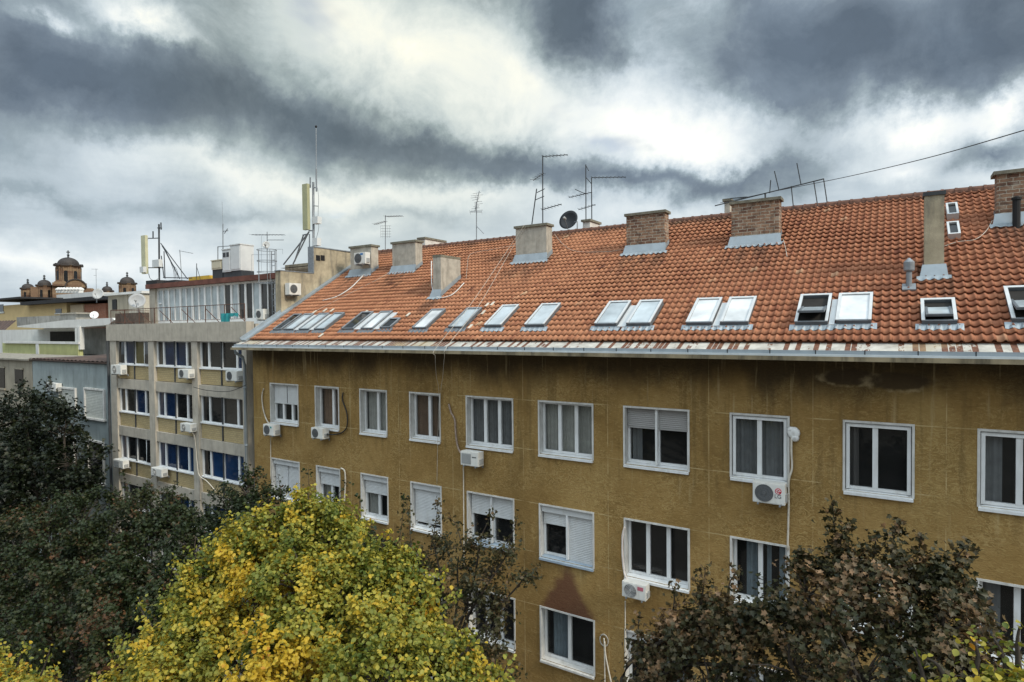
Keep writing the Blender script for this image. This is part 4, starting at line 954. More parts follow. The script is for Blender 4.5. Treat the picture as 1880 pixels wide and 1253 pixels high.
# cellular masts
def cell_mast_a():
    y = 19.0; B = lambda px, py, yy=y: at(px, py, yy)
    o = thing('cell_mast', 'cell mast with cream panel and slanting stays at the penthouse left corner', 'mast', B(292, 518), 'cell masts on the office roof')
    b = MB(); b.path([B(292.5, 520), B(291.8, 412)], .05, 8); b.path([B(295.5, 409), B(295.8, 422)], .04, 6); b.path([B(289, 419), B(297, 419)], .03, 5); b.path([B(272, 438, y-.13), B(280, 438), B(293, 437.5)], .03, 5); b.path([B(281, 425), B(281, 438)], .04, 6); b.path([B(272, 492, y-.13), B(279, 492), B(300, 492)], .03, 5); b.build('pole', M_DARKMETAL, o)
    b = MB(); p, q = B(269, 504), B(275, 433); b.box(p.x, q.x, y-.28, y-.12, p.z, q.z); b.build('panel_antenna', M_PANEL, o)
    b = MB(); p, q = B(287.5, 492), B(299.5, 477); b.box(p.x, q.x, y-.25, y-.04, p.z, q.z); p, q = B(274, 502), B(280.5, 491); b.box(p.x, q.x, y-.55, y-.36, p.z, q.z); b.build('radio_box', M_CAB, o)
    b = MB()
    for a, c in (((295, 447), (344, 512.5)), ((296, 448), (330, 512)), ((296, 470), (301, 510)), ((300, 510), (352, 511)), ((301, 462), (303, 512))): b.path([B(*a), B(*c)], .028, 5)
    for k in range(4): b.path(curve_pts([B(297+k, 452), B(308+3*k, 470+k*5), B(318+2*k, 495), B(320+3*k, 512)], 5), .014, 4)
    b.path(curve_pts([B(273, 503), B(276, 512), B(284, 516), B(290, 512)], 5), .018, 4); b.build('stay', M_DARKMETAL, o)
    b = MB()
    for a, c in ((284, 304), (317, 338)): p, q = B(a, 523), B(c, 515); b.box(p.x, q.x, y-.5, y+.6, p.z-.1, q.z)
    b.build('ballast', M_BITUM, o)
def cell_mast_b():
    y = 19.4; B = lambda px, py, yy=y: at(px, py, yy)
    o = thing('cell_mast', 'tall cell mast with olive panel and whip rising above the party wall', 'mast', B(576, 462), 'cell masts on the office roof')
    b = MB(); b.path([B(576, 500), B(575, 335)], .055, 8); b.path([B(569.5, 345), B(569.5, 326)], .035, 6); b.path([B(581, 352), B(580.5, 310)], .04, 6); b.path([B(580.5, 312), B(580.2, 236)], .018, 5); b.path([B(575, 345), B(581, 345)], .03, 5); b.path([B(575, 378), B(584, 379)], .02, 5); b.path([B(567, 424), B(577, 424)], .03, 5); b.path([B(568, 430), B(568, 500)], .03, 5); b.build('pole', M_GALV, o)
    b = MB(); b.lathe(B(580.2, 233), [(.03, -.05), (.06, 0), (.03, .06)], 8); b.build('beacon', M_BLACK, o)
    b = MB(); p, q = B(564, 424), B(571.5, 339); b.box(p.x, q.x, y-.26, y-.10, p.z, q.z); b.build('panel_antenna', mat('olive_radome', (.36, .36, .22), .5, .08), o)
    b = MB()
    for a, c in (((577, 412), (586, 398)), ((577, 452), (585, 437))): p, q = B(*a), B(*c); b.box(p.x, q.x, y-.1, y+.15, p.z, q.z)
    b.build('radio_box', M_CAB, o)
    b = MB(); 
    for a, c in (((567.5, 426), (520.6, 486)), ((566, 428), (538, 485)), ((557, 432), (541, 480)), ((556, 432), (566, 430))): b.path([B(*a), B(*c)], .035, 6)
    b.path(curve_pts([B(583, 345), B(585, 365), B(584, 395), B(585, 420), B(580, 440)], 6), .014, 4); b.build('stay', M_GALV, o)
    b = MB(); p, q = B(518, 490), B(582, 487); b.box(p.x, q.x, y-.1, y+.1, p.z-.08, q.z); b.build('foot_beam', M_DARKMETAL, o)
cell_mast_a(); cell_mast_b()
y = 19.5
def cabinet(a, b_, t, c, label, m, dep=.8, vents=False, stand=True):
    p, q = at(a, c, y), at(b_, t, y); o = thing('equipment_cabinet', label, 'cabinet', (p.x, y, p.z), 'equipment cabinets on the penthouse roof')
    k = MB(); k.box(p.x, q.x, y, y+dep, p.z, q.z); k.build('body', m, o)
    k = MB(); k.box(p.x+.06, q.x-.06, y-.02, y, p.z+.08, q.z-.06); k.build('door', m, o)
    k = MB(); k.box(p.x-.03, q.x+.03, y-.04, y+dep+.03, q.z, q.z+.05); k.build('lid', m, o)
    k = MB(); k.box(p.x, q.x, y+.05, y+dep, 2.7, p.z); k.build('plinth', M_DARKMETAL, o)
    if vents: k = MB(); k.box(p.x+.1, p.x+.35, y-.03, y-.02, q.z-.4, q.z-.15); k.box(p.x+.42, p.x+.65, y-.03, y-.02, q.z-.4, q.z-.15); k.build('vent', M_DARKMETAL, o)
cabinet(423.5, 441, 449, 498, 'tallest white equipment cabinet on the penthouse roof', M_CAB)
cabinet(408.6, 422.5, 458, 500.5, 'narrow white equipment cabinet with two dark vents', M_CAB, .6, True)
cabinet(388.5, 406.5, 478, 496, 'small beige equipment cabinet at the end of the row', M_BEIGE, .4)
antenna('whip_mast', 'thin whip on a frame behind the white cabinets', M_GALV, [(at(409.5, 500, 20.4), at(409.2, 411, 20.4)), (at(400, 500, 20.4), at(400, 453, 20.4))], [(at(400, 453.5, 20.4), at(428, 451.5, 20.4)), (at(409.3, 425, 20.4), at(419, 424, 20.4)), (at(412, 429, 20.4), at(418, 420, 20.4))], [(at(409.2, 411, 20.4), at(407.5, 371, 20.4))], cat='mast', r=.03)
b = MB(); p0 = at(405, 577, 15.93); x0, x1 = p0.x, at(436, 577, 15.93).x; zc = at(405, 576, 15.93).z
for k in range(14):
    a, c = x0+(x1-x0)*k/14, x0+(x1-x0)*(k+1)/14; f = lambda q: 15.94-.03*math.sin(q*1.7)
    lo = (zc-.40 if k < 8 else zc-.14)+.025*math.sin(k*1.3)
    b.quad((a, f(k), lo), (c, f(k+1), lo), (c, f(k+1), zc), (a, f(k), zc))
tag(b.build('towel', M_TEAL), 'teal towel drying on the roof terrace railing', 'towel')

# ------------------------------------------------------------------ houses on the left
def pxbox(mb, a, b_, t, c, y, dep):
    p, q = at(a, c, y), at(b_, t, y); mb.box(p.x, q.x, y, y+dep, p.z, q.z); return p, q
H1 = thing('house', 'blue grey rendered house with brown tin roof and shuttered windows', 'house', (-41, 20, GZ))
b = MB(); b.box(-46.8, -36.3, 16.0, 20.5, GZ, -1.80); b.build('wall', M_BLUEG, H1)
b = MB(); n = 40
for k in range(n):
    a, c = -46.9+10.65*k/n, -46.9+10.65*(k+1)/n; h = .05*(k % 2); y1_, z1_ = 21.0, -.75
    b.quad((a, 15.85, -1.66+h), (c, 15.85, -1.66+.05-h), (c, y1_, -1.75+1.1*(k+1)/n+.05-h), (a, y1_, -1.75+1.1*k/n+h))
b.box(-46.9, -36.25, 15.83, 16.2, -1.75, -1.68); b.build('roof', M_TIN, H1)
for (a, c, t, d, m) in ((110, 140, 713, 748, M_BEIGEW), (157, 193, 715, 765, M_WHITEOLD), (163, 192, 812, 880, M_GL_BLACK), (108, 138, 805, 862, M_GL_BLACK)):
    w = thing('window', None, None, at(a, d, 16)-H1.location); w.parent = H1; p, q = at(a, d, 15.98), at(c, t, 15.98)
    k = MB(); k.box(p.x, p.x+.12, 15.9, 16.01, p.z, q.z); k.box(q.x-.12, q.x, 15.9, 16.01, p.z, q.z); k.box(p.x+.12, q.x-.12, 15.9, 16.01, q.z-.1, q.z); k.box(p.x-.06, q.x+.06, 15.84, 16.01, p.z-.1, p.z); k.build('frame', M_WHITEOLD, w)
    k = MB()
    if m is M_GL_BLACK: k.quad((p.x+.1, 15.97, p.z), (q.x-.1, 15.97, p.z), (q.x-.1, 15.97, q.z), (p.x+.1, 15.97, q.z)); k.build('pane', m, w)
    else: slats(k, p.x+.12, q.x-.12, 15.97, p.z, q.z-.1, .09); k.build('shutter', M_CURT, w)
H2 = thing('house', 'drab beige house at the left picture edge with small dark window', 'house', (-55, 20, GZ))
b = MB(); b.box(-70, -46.87, 16.0, 20, GZ, -1.80); b.build('wall', M_BEIGEW, H2)
b = MB(); b.box(-70, -46.85, 15.8, 20, -1.80, -1.70); b.build('roof', M_CONCD, H2)
for (a, c, t, d) in ((28, 42, 679, 705), (-20, 8, 676, 710)):
    p, q = at(a, d, 15.98), at(c, t, 15.98); w = thing('window', None, None, Vector((p.x, 15.98, p.z))-H2.location); w.parent = H2
    k = MB(); k.box(p.x, q.x, 15.96, 16.01, p.z, q.z); k.build('pane', M_GL_BLACK, w); k = MB(); k.box(p.x-.1, q.x+.1, 15.9, 16.01, p.z-.12, p.z); k.box(p.x-.1, q.x+.1, 15.92, 16.01, q.z, q.z+.1); k.build('frame', M_BEIGEW, w)
# terrace house behind, with lime balcony
H3 = thing('terrace_house', 'white terrace flat with lime green balcony and flat canopy', 'house', at(75, 640, 21)+Vector((0, 0, GZ)))
b = MB(); p, q = at(-40, 640, 22.5), at(199, 603, 22.5); b.box(p.x, q.x, 22.5, 30, GZ, q.z); b.build('wall', M_CHALK, H3)
b = MB(); pxbox(b, 5, 66, 630, 656, 21, .2); p, q = at(70, 656, 20.9), at(144, 630, 20.9); n = 36
for k in range(n):
    a, c = p.x+(q.x-p.x)*k/n, p.x+(q.x-p.x)*(k+1)/n; b.box(a+.02, c-.02, 20.88, 20.95, p.z+(1-k/n)*0, q.z)
b.box(p.x, q.x, 20.96, 21.2, p.z-.1, q.z-.02); b.build('balcony', M_LIME, H3)
b = MB(); pxbox(b, 2, 147, 655, 661, 20.85, 1.6); pxbox(b, 66, 70.5, 629, 657, 20.84, .2); pxbox(b, 138, 142, 602, 630, 20.9, .25); pxbox(b, 142.5, 146, 600, 642, 20.9, .3); pxbox(b, 5, 144, 628, 630.5, 20.82, .3); b.build('balcony_trim', M_CHALK, H3)
b = MB(); pxbox(b, 92, 137, 609, 627, 22.42, .06); b.build('terrace_opening', M_ROOM, H3)
b = MB(); pxbox(b, 80, 138, 602, 608, 22.3, .2); b.build('lintel', M_CHALK, H3)
b = MB(); p0, p1, p2, p3 = at(32, 601, 21), at(206, 593.5, 21), at(206, 588, 21), at(32, 596, 21)
b.prism([p0, at(72, 603, 21), at(135, 602, 21), at(199, 597, 21), at(209, 588, 21), at(206, 584, 21), at(120, 588, 21), at(32, 599, 21)], (0, 2.2, .0)); b.build('canopy', M_CHALK, H3)
b = MB(); pxbox(b, 146, 200, 602, 650, 22.3, .19); b.build('side_wall', M_GREYW, H3)
b = MB(); pxbox(b, 31, 140, 578, 600, 26, .4); pxbox(b, 111, 139, 574, 592, 25.6, 1.2); b.build('parapet', M_GREYW, H3)
b = MB(); pxbox(b, 104, 139, 575, 577.5, 25.4, 1.6); b.build('parapet_slab', M_CONC, H3)
H4 = thing('house', 'cream house with black flat roof beyond the terrace', 'house', at(60, 580, 34)+Vector((0, 0, GZ)))
b = MB(); p, q = at(-30, 600, 34), at(122, 553, 34); b.box(p.x, q.x, 34, 44, GZ, q.z); b.build('wall', M_CREAM, H4)
b = MB(); p, q = at(-30, 554, 33), at(37, 547.5, 33); b.box(p.x, q.x, 33, 44, p.z, q.z+.2); p, q = at(37, 555, 33.05), at(199, 549.5, 33.05); b.box(p.x, q.x, 33.05, 44, p.z, q.z); b.build('roof', M_BITUM, H4)
p, q = at(102, 575.5, 33.97), at(113, 567, 33.97); w = thing('window', None, None, p-H4.location); w.parent = H4; b = MB(); b.box(p.x, q.x, 33.95, 34, p.z, q.z); b.build('pane', M_GL_BLACK, w); b = MB(); b.box(p.x-.15, q.x+.15, 33.9, 34, p.z-.15, p.z); b.build('sill', M_CHALK, w)
p, q = at(-2, 573, 33.97), at(6, 559, 33.97); w = thing('window', None, None, p-H4.location); w.parent = H4; b = MB(); b.box(p.x, q.x, 33.95, 34, p.z, q.z); b.build('pane', M_GL_BROWN, w); b = MB(); b.box(p.x-.3, q.x+.3, 33.9, 34, p.z-.25, p.z); b.build('sill', M_CHALK, w)
b = MB(); p, q = at(130, 600, 34), at(153, 559, 34); b.box(p.x, q.x, 34, 44, GZ, q.z); b.build('annex_wall', mat('pale_peach_render', (.52, .42, .29), .9, .1), H4)
b = MB(); p, q = at(153, 600, 34.1), at(194, 557, 34.1); b.box(p.x, q.x, 34.1, 44, GZ, q.z); b.build('annex_wall', M_BRICK2, H4)
b = MB(); p, q = at(104, 555, 38), at(170, 536, 38); b.box(p.x, q.x, 38, 44, p.z-1, q.z); b.build('roof_box', M_CHALK, H4)
b = MB()
for a in (108, 113, 118, 124, 130, 136, 142, 148): p = at(a, 537, 38.4); b.lathe(p-Vector((0, 0, .1)), [(.35, 0), (.35, .35), (.45, .4), (.45, .55), (.1, .8)], 8)
b.build('vent_pots', M_CHALK, H4)
H5 = thing('stair_tower', 'small grey roof hut with black door left of the penthouse', 'roof hut', at(230, 575, 24)+Vector((0, 0, GZ)))
b = MB(); p, q = at(199, 575, 24), at(234, 541, 24); b.box(p.x, q.x, 24, 29, GZ, q.z); b.build('wall', M_BEIGEW, H5)
b = MB(); b.box(q.x+.01, q.x+2.4, 24.05, 29, GZ, q.z-.02); b.build('pale_wall', mat('pale_hut_render', (.47, .44, .37), .9, .15), H5)
b = MB(); b.box(p.x-.25, q.x+2.6, 23.8, 29.2, q.z, q.z+.18); b.build('roof', M_CHALK, H5)
b = MB(); p, q = at(206.5, 569, 23.97), at(214, 550, 23.97); b.box(p.x, q.x, 23.95, 24, p.z, q.z); b.build('door', M_BLACK, H5)
H6 = thing('shed', 'low shed with corrugated dark roof at the left edge', 'shed', at(0, 640, 23)+Vector((0, 0, GZ)))
b = MB(); p, q = at(-30, 625, 25), at(30, 589, 25); n = 24
for k in range(n):
    a, c = p.x+(q.x-p.x)*k/n, p.x+(q.x-p.x)*(k+1)/n; h = .07*(k % 2); b.quad((a, 23, p.z+h), (c, 23, p.z+.07-h), (c, 25, q.z+.07-h), (a, 25, q.z+h))
b.build('roof', M_TIN, H6); b = MB(); b.box(p.x, q.x, 23.1, 25, GZ, p.z); b.build('wall', M_BEIGEW, H6)

# ------------------------------------------------------------------ church
def church():
    Y = 83.0; c0 = at(128, 560, Y); k = depth(c0)/FPX
    o = thing('church', 'distant striped brick church with dark lead domes', 'church', Vector((c0.x, Y, GZ)))
    vd = Vector((-c0.x, -Y, 0)).normalized(); sx = Vector((-vd.y, vd.x, 0))     # sideways, seen from the street
    if sx.dot(_r) < 0: sx = -sx
    def L(px, py): return at(px, py, Y)+0*sx
    k2 = k*.806                                       # the church stands well off the view axis
    def pos(px): return (px-128)*k2
    def zz(py): return at(128, py, Y).z
    b = MB(); base = Vector((c0.x, Y, 0))
    def blk(a, c, t, d0, d1, m=b):
        m.obox(base+sx*pos(a)+vd*d0+Vector((0, 0, GZ)), sx*(pos(c)-pos(a)), -vd*(d0-d1), Vector((0, 0, zz(t)-GZ)))
    blk(60, 172, 530, 4, -16); blk(41, 215, 548, 2, -12); blk(98, 160, 522, 6, -18); b.build('wall', M_CHURCH, o)
    b = MB()                                          # round gables
    for (cx, r, z) in ((140, 19, 530), (112, 14, 528), (166, 12, 540)):
        n = 14; pts = [base+sx*(pos(cx)+math.cos(t)*r*k2)+Vector((0, 0, zz(z)+math.sin(t)*r*k*.75))+vd*7 for t in np.linspace(0, math.pi, n)]
        b.prism(pts, -vd*20)
    b.build('gable', M_CHURCH, o)
    b = MB(); 
    for (cx, r, z) in ((140, 20.5, 530),):
        for t0, t1 in zip(np.linspace(0, math.pi, 13)[:-1], np.linspace(0, math.pi, 13)[1:]):
            f = lambda t, q: base+sx*(pos(cx)+math.cos(t)*q*k2)+Vector((0, 0, zz(z)+math.sin(t)*q*k*.75))+vd*7.4
            b.prism([f(t0, r), f(t1, r), f(t1, r-2.4), f(t0, r-2.4)], -vd*.8)
    b.build('gable_arch', M_LEADC, o)
    for (cx, rp, top, bot, dome, cross, off, nw) in ((127.5, 24.5, 487, 522, 471.5, 458.5, -2, 8), (53.5, 13, 531, 552, 522, 513.5, -3, 6), (84, 14.5, 527, 552, 516.5, 508, 3, 6), (200.5, 12.5, 532, 552, 522.5, 514.5, -3, 6), (238, 17.5, 519, 548, 506.5, 497.5, 4, 6)):
        c = base+sx*pos(cx)+vd*off; r = rp*k2
        tw = thing('tower', None, None, Vector((c.x, c.y, zz(bot)))-o.location); tw.parent = o
        c = Vector((c.x, c.y, 0))
        z0, z1 = zz(bot)-3, zz(top)
        b = MB(); b.lathe(c, [(r*.92, z0), (r*.92, z1-.6), (r*1.02, z1-.3), (r*1.08, z1)], 24); 
        for q in range(nw*2):
            t = 2*math.pi*q/(nw*2); d = Vector((math.cos(t), math.sin(t), 0)); b.lathe(c+d*r*.93, [(r*.075, z0), (r*.075, z1-.6)], 6)
        b.build('drum', M_CHURCH, tw)
        b = MB()
        for q in range(nw):
            t = 2*math.pi*(q+.25)/nw; d = Vector((math.cos(t), math.sin(t), 0)); s_ = Vector((-d.y, d.x, 0)); h = z1-zz(bot); w_ = r*.15
            pts = [c+d*r*.86-s_*w_+Vector((0, 0, zz(bot)+h*.12)), c+d*r*.86+s_*w_+Vector((0, 0, zz(bot)+h*.12))]+[c+d*r*.86+s_*w_*math.cos(a)+Vector((0, 0, zz(bot)+h*.62+w_*math.sin(a))) for a in np.linspace(0, math.pi, 7)]
            b.prism(pts, d*r*.12)
        b.build('window', M_GL_BLACK, tw)
        b = MB(); hd = zz(dome)-z1; b.lathe(c, [(r*1.12, z1), (r*1.10, z1+.25), (r*.88, z1+.3)]+[(r*.86*math.cos(a), z1+.3+(hd-.3)*math.sin(a)) for a in np.linspace(0, math.pi/2*.97, 9)], 24)
        for q in range(nw):                           # arched eyebrow eaves round the drum
            t = 2*math.pi*(q+.25)/nw; d = Vector((math.cos(t), math.sin(t), 0)); s_ = Vector((-d.y, d.x, 0)); w_ = r*.32
            b.prism([c+d*r*.9+s_*w_*math.cos(a)+Vector((0, 0, z1-.25+w_*.75*math.sin(a))) for a in np.linspace(0, math.pi, 8)], d*r*.22)
        b.build('dome', M_LEADC, tw, False)
        zc = zz(dome); zt2 = zz(cross); hh = zt2-zc
        b = MB(); b.lathe(c, [(.35, zc-.2), (.25, zc+hh*.2), (.42, zc+hh*.35), (.12, zc+hh*.45)], 8); b.path([c+Vector((0, 0, zc)), c+Vector((0, 0, zt2))], .18, 5); b.path([c-sx*hh*.22+Vector((0, 0, zc+hh*.75)), c+sx*hh*.22+Vector((0, 0, zc+hh*.75))], .16, 5); b.build('cross', M_DARKMETAL, tw)
church()

# ------------------------------------------------------------------ trees
def leaf_mat(name, stops, trans=.25, rough=.5):
    m, t, p = newmat(name)
    a = t.new('ShaderNodeAttribute', attribute_name='tint').outputs['Fac']
    c = t.ramp(a, stops)
    t.put(p.inputs['Base Color'], c); p.inputs['Roughness'].default_value = rough; p.inputs['Specular IOR Level'].default_value = .3
    tr = t.new('ShaderNodeBsdfTranslucent'); t.put(tr.inputs[0], t.mix(1.0, c, (1.0, .95, .45), 'MULTIPLY')); mx = t.new('ShaderNodeMixShader'); mx.inputs[0].default_value = trans
    o = t.n['Material Output']; t.l.new(p.outputs[0], mx.inputs[1]); t.l.new(tr.outputs[0], mx.inputs[2]); t.l.new(mx.outputs[0], o.inputs[0])
    return m
L_YEL = leaf_mat('turning_lime_leaf', [(0, (.045, .075, .014)), (.25, (.11, .145, .024)), (.5, (.24, .245, .045)), (.72, (.42, .36, .055)), (.9, (.54, .36, .03)), (1, (.46, .22, .03))], .35)
L_MAP = leaf_mat('dark_maple_leaf', [(0, (.008, .014, .005)), (.5, (.021, .034, .010)), (.75, (.038, .040, .014)), (.9, (.075, .040, .019)), (1, (.13, .066, .03))], .12)
L_BRN = leaf_mat('bronze_maple_leaf', [(0, (.014, .018, .007)), (.4, (.038, .038, .014)), (.65, (.072, .054, .024)), (.85, (.15, .09, .045)), (1, (.25, .155, .085))], .12)
L_FAR = leaf_mat('black_green_leaf', [(0, (.005, .009, .004)), (.6, (.011, .017, .006)), (1, (.026, .03, .011))], .1)
# leaf outlines: (along, across) for the right half, tip to stem
ROUND = [(0, 0), (.18, .30), (.5, .42), (.8, .26), (1.0, 0)]
MAPLE = [(0, 0), (.02, .38), (.30, .28), (.52, .55), (.60, .22), (1.0, 0)]
def leaves_mesh(name, pts, out, size, m, parent, shape, tint, fold=.25, rng=None):
    """pts (N,3) leaf centres, out (N,3) outward directions"""
    N = len(pts); K = len(shape)
    up = np.array([0, 0, 1.0])
    nrm = out*.55+up*.55+rng.normal(0, .5, (N, 3)); nrm /= np.linalg.norm(nrm, axis=1)[:, None]
    ax = rng.normal(0, 1, (N, 3))+out*.5-up*.55; ax -= nrm*(ax*nrm).sum(1)[:, None]; ax /= np.linalg.norm(ax, axis=1)[:, None]
    sd = np.cross(nrm, ax)
    sz = size*rng.uniform(.65, 1.2, N)
    al = np.array([s[0]-.4 for s in shape]); ac = np.array([s[1] for s in shape])
    curl = -.25*(al**2)
    mid = pts[:, None, :]+sz[:, None, None]*(al[None, :, None]*ax[:, None, :]+curl[None, :, None]*nrm[:, None, :])
    lift = (ac*fold)[None, :, None]*nrm[:, None, :]
    rt = mid+sz[:, None, None]*(ac[None, :, None]*sd[:, None, :]+lift); lf = mid+sz[:, None, None]*(-ac[None, :, None]*sd[:, None, :]+lift)
    # two polygons sharing the midrib: stem..tip by the right rim, back by the left rim
    V = np.concatenate([rt, lf[:, 1:K-1]], 1).reshape(-1, 3); per = K+K-2
    base = (np.arange(N)*per)[:, None]
    right = np.arange(K)[None, :]+base
    left = np.concatenate([[0], [K-1], np.arange(K-2)[::-1]+K])[None, :]+base
    loops = np.stack([right, left], 1).reshape(-1).astype(np.int32); nf = 2*N
    me = bpy.data.meshes.new(name); o = bpy.data.objects.new(name, me); COL.objects.link(o); o.parent = parent
    me.vertices.add(len(V)); me.vertices.foreach_set('co', (V-np.array(parent.location)).astype(np.float32).ravel())
    me.loops.add(len(loops)); me.loops.foreach_set('vertex_index', loops)
    me.polygons.add(nf); me.polygons.foreach_set('loop_start', (np.arange(nf)*K).astype(np.int32)); me.polygons.foreach_set('loop_total', np.full(nf, K, np.int32))
    at_ = me.attributes.new('tint', 'FLOAT', 'FACE'); at_.data.foreach_set('value', np.repeat(np.clip(tint, 0, 1), 2).astype(np.float32))
    me.materials.append(m); me.update(calc_edges=True); me.validate(); return o
def tree(label, lobes, leafm, size, shape, per_lobe, tmean, tvar, seed, group, trunk_at=None, cluster=28, spread=.26, spikes=(), name='tree', trunk_r=.16, inner=.7, nb=15, tmax=1.0):
    """lobes: (px, py, Y, radius px, flatness); placed by where they stand in depth Y"""
    rng = np.random.default_rng(seed); random.seed(seed)
    L = []
    for (px, py, Y, rp) in lobes:
        c = at(px, py, Y); L.append((c, rp/FPX*depth(c)))
    cx = sum(c.x*r for c, r in L)/sum(r for c, r in L); cy = sum(c.y*r for c, r in L)/sum(r for c, r in L)
    if trunk_at: cx, cy = trunk_at
    o = thing(name, label, 'tree', (cx, cy, GZ), group)
    zlow = min(c.z-r for c, r in L)
    fork = Vector((cx, cy, min(zlow-.3, -7.0)))
    b = MB(); b.path(curve_pts([(cx, cy, GZ-.1), (cx+.1, cy, GZ+2.5), fork], 5), trunk_r*1.4, 9, trunk_r*.8); b.build('trunk', M_BARK, o, True)
    P, O, T = [], [], []
    br = MB()
    for (c, r) in L:
        mid = fork.lerp(c, .55)+Vector((rng.normal(0, .15), rng.normal(0, .15), .3))
        br.path(curve_pts([fork, mid, c, c+Vector((rng.normal(0, .2)*r, rng.normal(0, .2)*r, r*.6))], 4), trunk_r*.5, 6, .012)
        nsub = nb; lt = rng.normal(0, tvar*.5)
        for j in range(nsub):                          # each limb carries its own bunches of foliage
            d0 = rng.normal(0, 1, 3); d0[2] = abs(d0[2])*.9 if rng.random() < .75 else d0[2]; d0 /= np.linalg.norm(d0)
            rs = r*rng.uniform(.20, .42); cs = np.array(c)+d0*(r*rng.uniform(.5, 1.12)-rs*.25)
            br.path([c+(Vector(cs)-c)*.15, c+(Vector(cs)-c)*.6+Vector((0, 0, .05)), Vector(cs)], .02, 4, .006)
            ncl = max(2, int(per_lobe*r*r/cluster/nsub)); ls = rng.normal(0, tvar*.5)
            for q in range(ncl):
                d = rng.normal(0, 1, 3)+d0*.5; d[2] += .35; d /= np.linalg.norm(d)
                cc = cs+d*rs*rng.uniform(inner, 1.1)
                k = int(cluster*rng.uniform(.5, 1.5))
                sh = d*.9+np.array([0, 0, .3])+rng.normal(0, .45, 3); sh /= np.linalg.norm(sh)   # a spray: leaves strung along a short shoot
                tt = rng.uniform(-.6, .8, k)[:, None]
                pp = cc+sh*tt*spread*1.5+rng.normal(0, spread*.33, (k, 3))
                P.append(pp); O.append(np.repeat(d[None], k, 0)); T.append(np.clip(tmean+lt+ls+rng.normal(0, tvar*.45)+rng.normal(0, tvar*.6, k), 0, 1))
    for (pts, nleaf) in spikes:                        # single shoots that stand above the crown
        pv = [at(*p) for p in pts]; cp = curve_pts(pv, 6); br.path(cp, .02, 4, .005)
        for q in range(nleaf):
            u = rng.uniform(.25, 1.0); i = int(u*(len(cp)-1)); c = np.array(cp[i])+rng.normal(0, spread*.55*(1.15-u*.6), 3)
            P.append(c[None]); dd = rng.normal(0, 1, 3); O.append((dd/np.linalg.norm(dd))[None]); T.append(np.array([np.clip(tmean+rng.normal(0, tvar), 0, 1)]))
    br.build('branches', M_BARK, o, True)
    P, O, T = np.concatenate(P), np.concatenate(O), np.concatenate(T)
    T = np.minimum(T, tmax+rng.random(len(T))*.5*(rng.random(len(T)) < .06))
    leaves_mesh('crown', P, O, size, leafm, o, shape, T, rng=rng)
    return o
YT = [(568, 968, 6.3, 52), (522, 1000, 6.0, 64), (622, 1008, 6.3, 60), (462, 1028, 5.8, 62), (412, 1065, 5.6, 66), (690, 1045, 6.4, 50), (560, 1085, 5.6, 80), (650, 1105, 5.9, 72), (730, 1100, 6.3, 52), (772, 1105, 6.5, 40),
      (475, 1125, 5.4, 78), (368, 1128, 5.3, 62), (335, 1178, 5.1, 66), (410, 1200, 5.0, 82), (550, 1195, 5.1, 90), (680, 1200, 5.5, 82), (765, 1190, 6.1, 52), (800, 1240, 5.9, 62), (860, 1258, 6.1, 46), (285, 1235, 4.9, 58), (240, 1280, 4.8, 55), (340, 1280, 4.6, 85), (500, 1285, 4.6, 100), (680, 1285, 5.0, 100), (905, 1300, 6.1, 45), (740, 1045, 6.5, 28), (600, 960, 6.4, 30)]
tree('large yellow green lime tree in the foreground centre', YT, L_YEL, .061, ROUND, 11500, .52, .22, 11, 'street trees', trunk_at=(-6.2, 5.6), tmax=.86, cluster=24, spread=.13, name='lime_tree', nb=17,
     spikes=[(((568, 940, 6.4), (566, 915, 6.4), (562, 898, 6.4)), 40), (((440, 1000, 5.8), (432, 975, 5.8), (428, 955, 5.8)), 40), (((640, 980, 6.4), (650, 965, 6.4), (655, 955, 6.4)), 30), (((740, 1050, 6.5), (745, 1025, 6.5), (740, 1005, 6.5)), 40), (((790, 1075, 6.5), (806, 1055, 6.5), (818, 1045, 6.5)), 40), (((810, 1110, 6.4), (830, 1100, 6.4), (845, 1085, 6.4)), 40), (((330, 1060, 5.4), (318, 1045, 5.4), (322, 1025, 5.4)), 40), (((280, 1150, 5.0), (262, 1125, 5.0), (255, 1100, 5.0)), 50), (((230, 1225, 4.9), (212, 1195, 4.9), (215, 1170, 4.9)), 50), (((700, 1000, 6.4), (712, 985, 6.4), (716, 975, 6.4)), 30), (((840, 1210, 6.1), (858, 1190, 6.1), (866, 1172, 6.1)), 40), (((900, 1260, 6.2), (925, 1235, 6.2), (935, 1210, 6.2)), 40)])
tree('yellowing treetop peeping in at the bottom left corner', [(15, 1255, 4.0, 34), (55, 1285, 4.0, 36), (-30, 1245, 4.1, 45), (0, 1315, 3.8, 60)], L_YEL, .062, ROUND, 8500, .58, .22, 12, 'street trees', trunk_at=(-9.4, 3.4), cluster=14, spread=.13, name='lime_tree', trunk_r=.09, spikes=[(((30, 1225, 4), (40, 1200, 4), (45, 1183, 4)), 26), (((75, 1240, 4), (88, 1205, 4), (92, 1185, 4)), 18)])
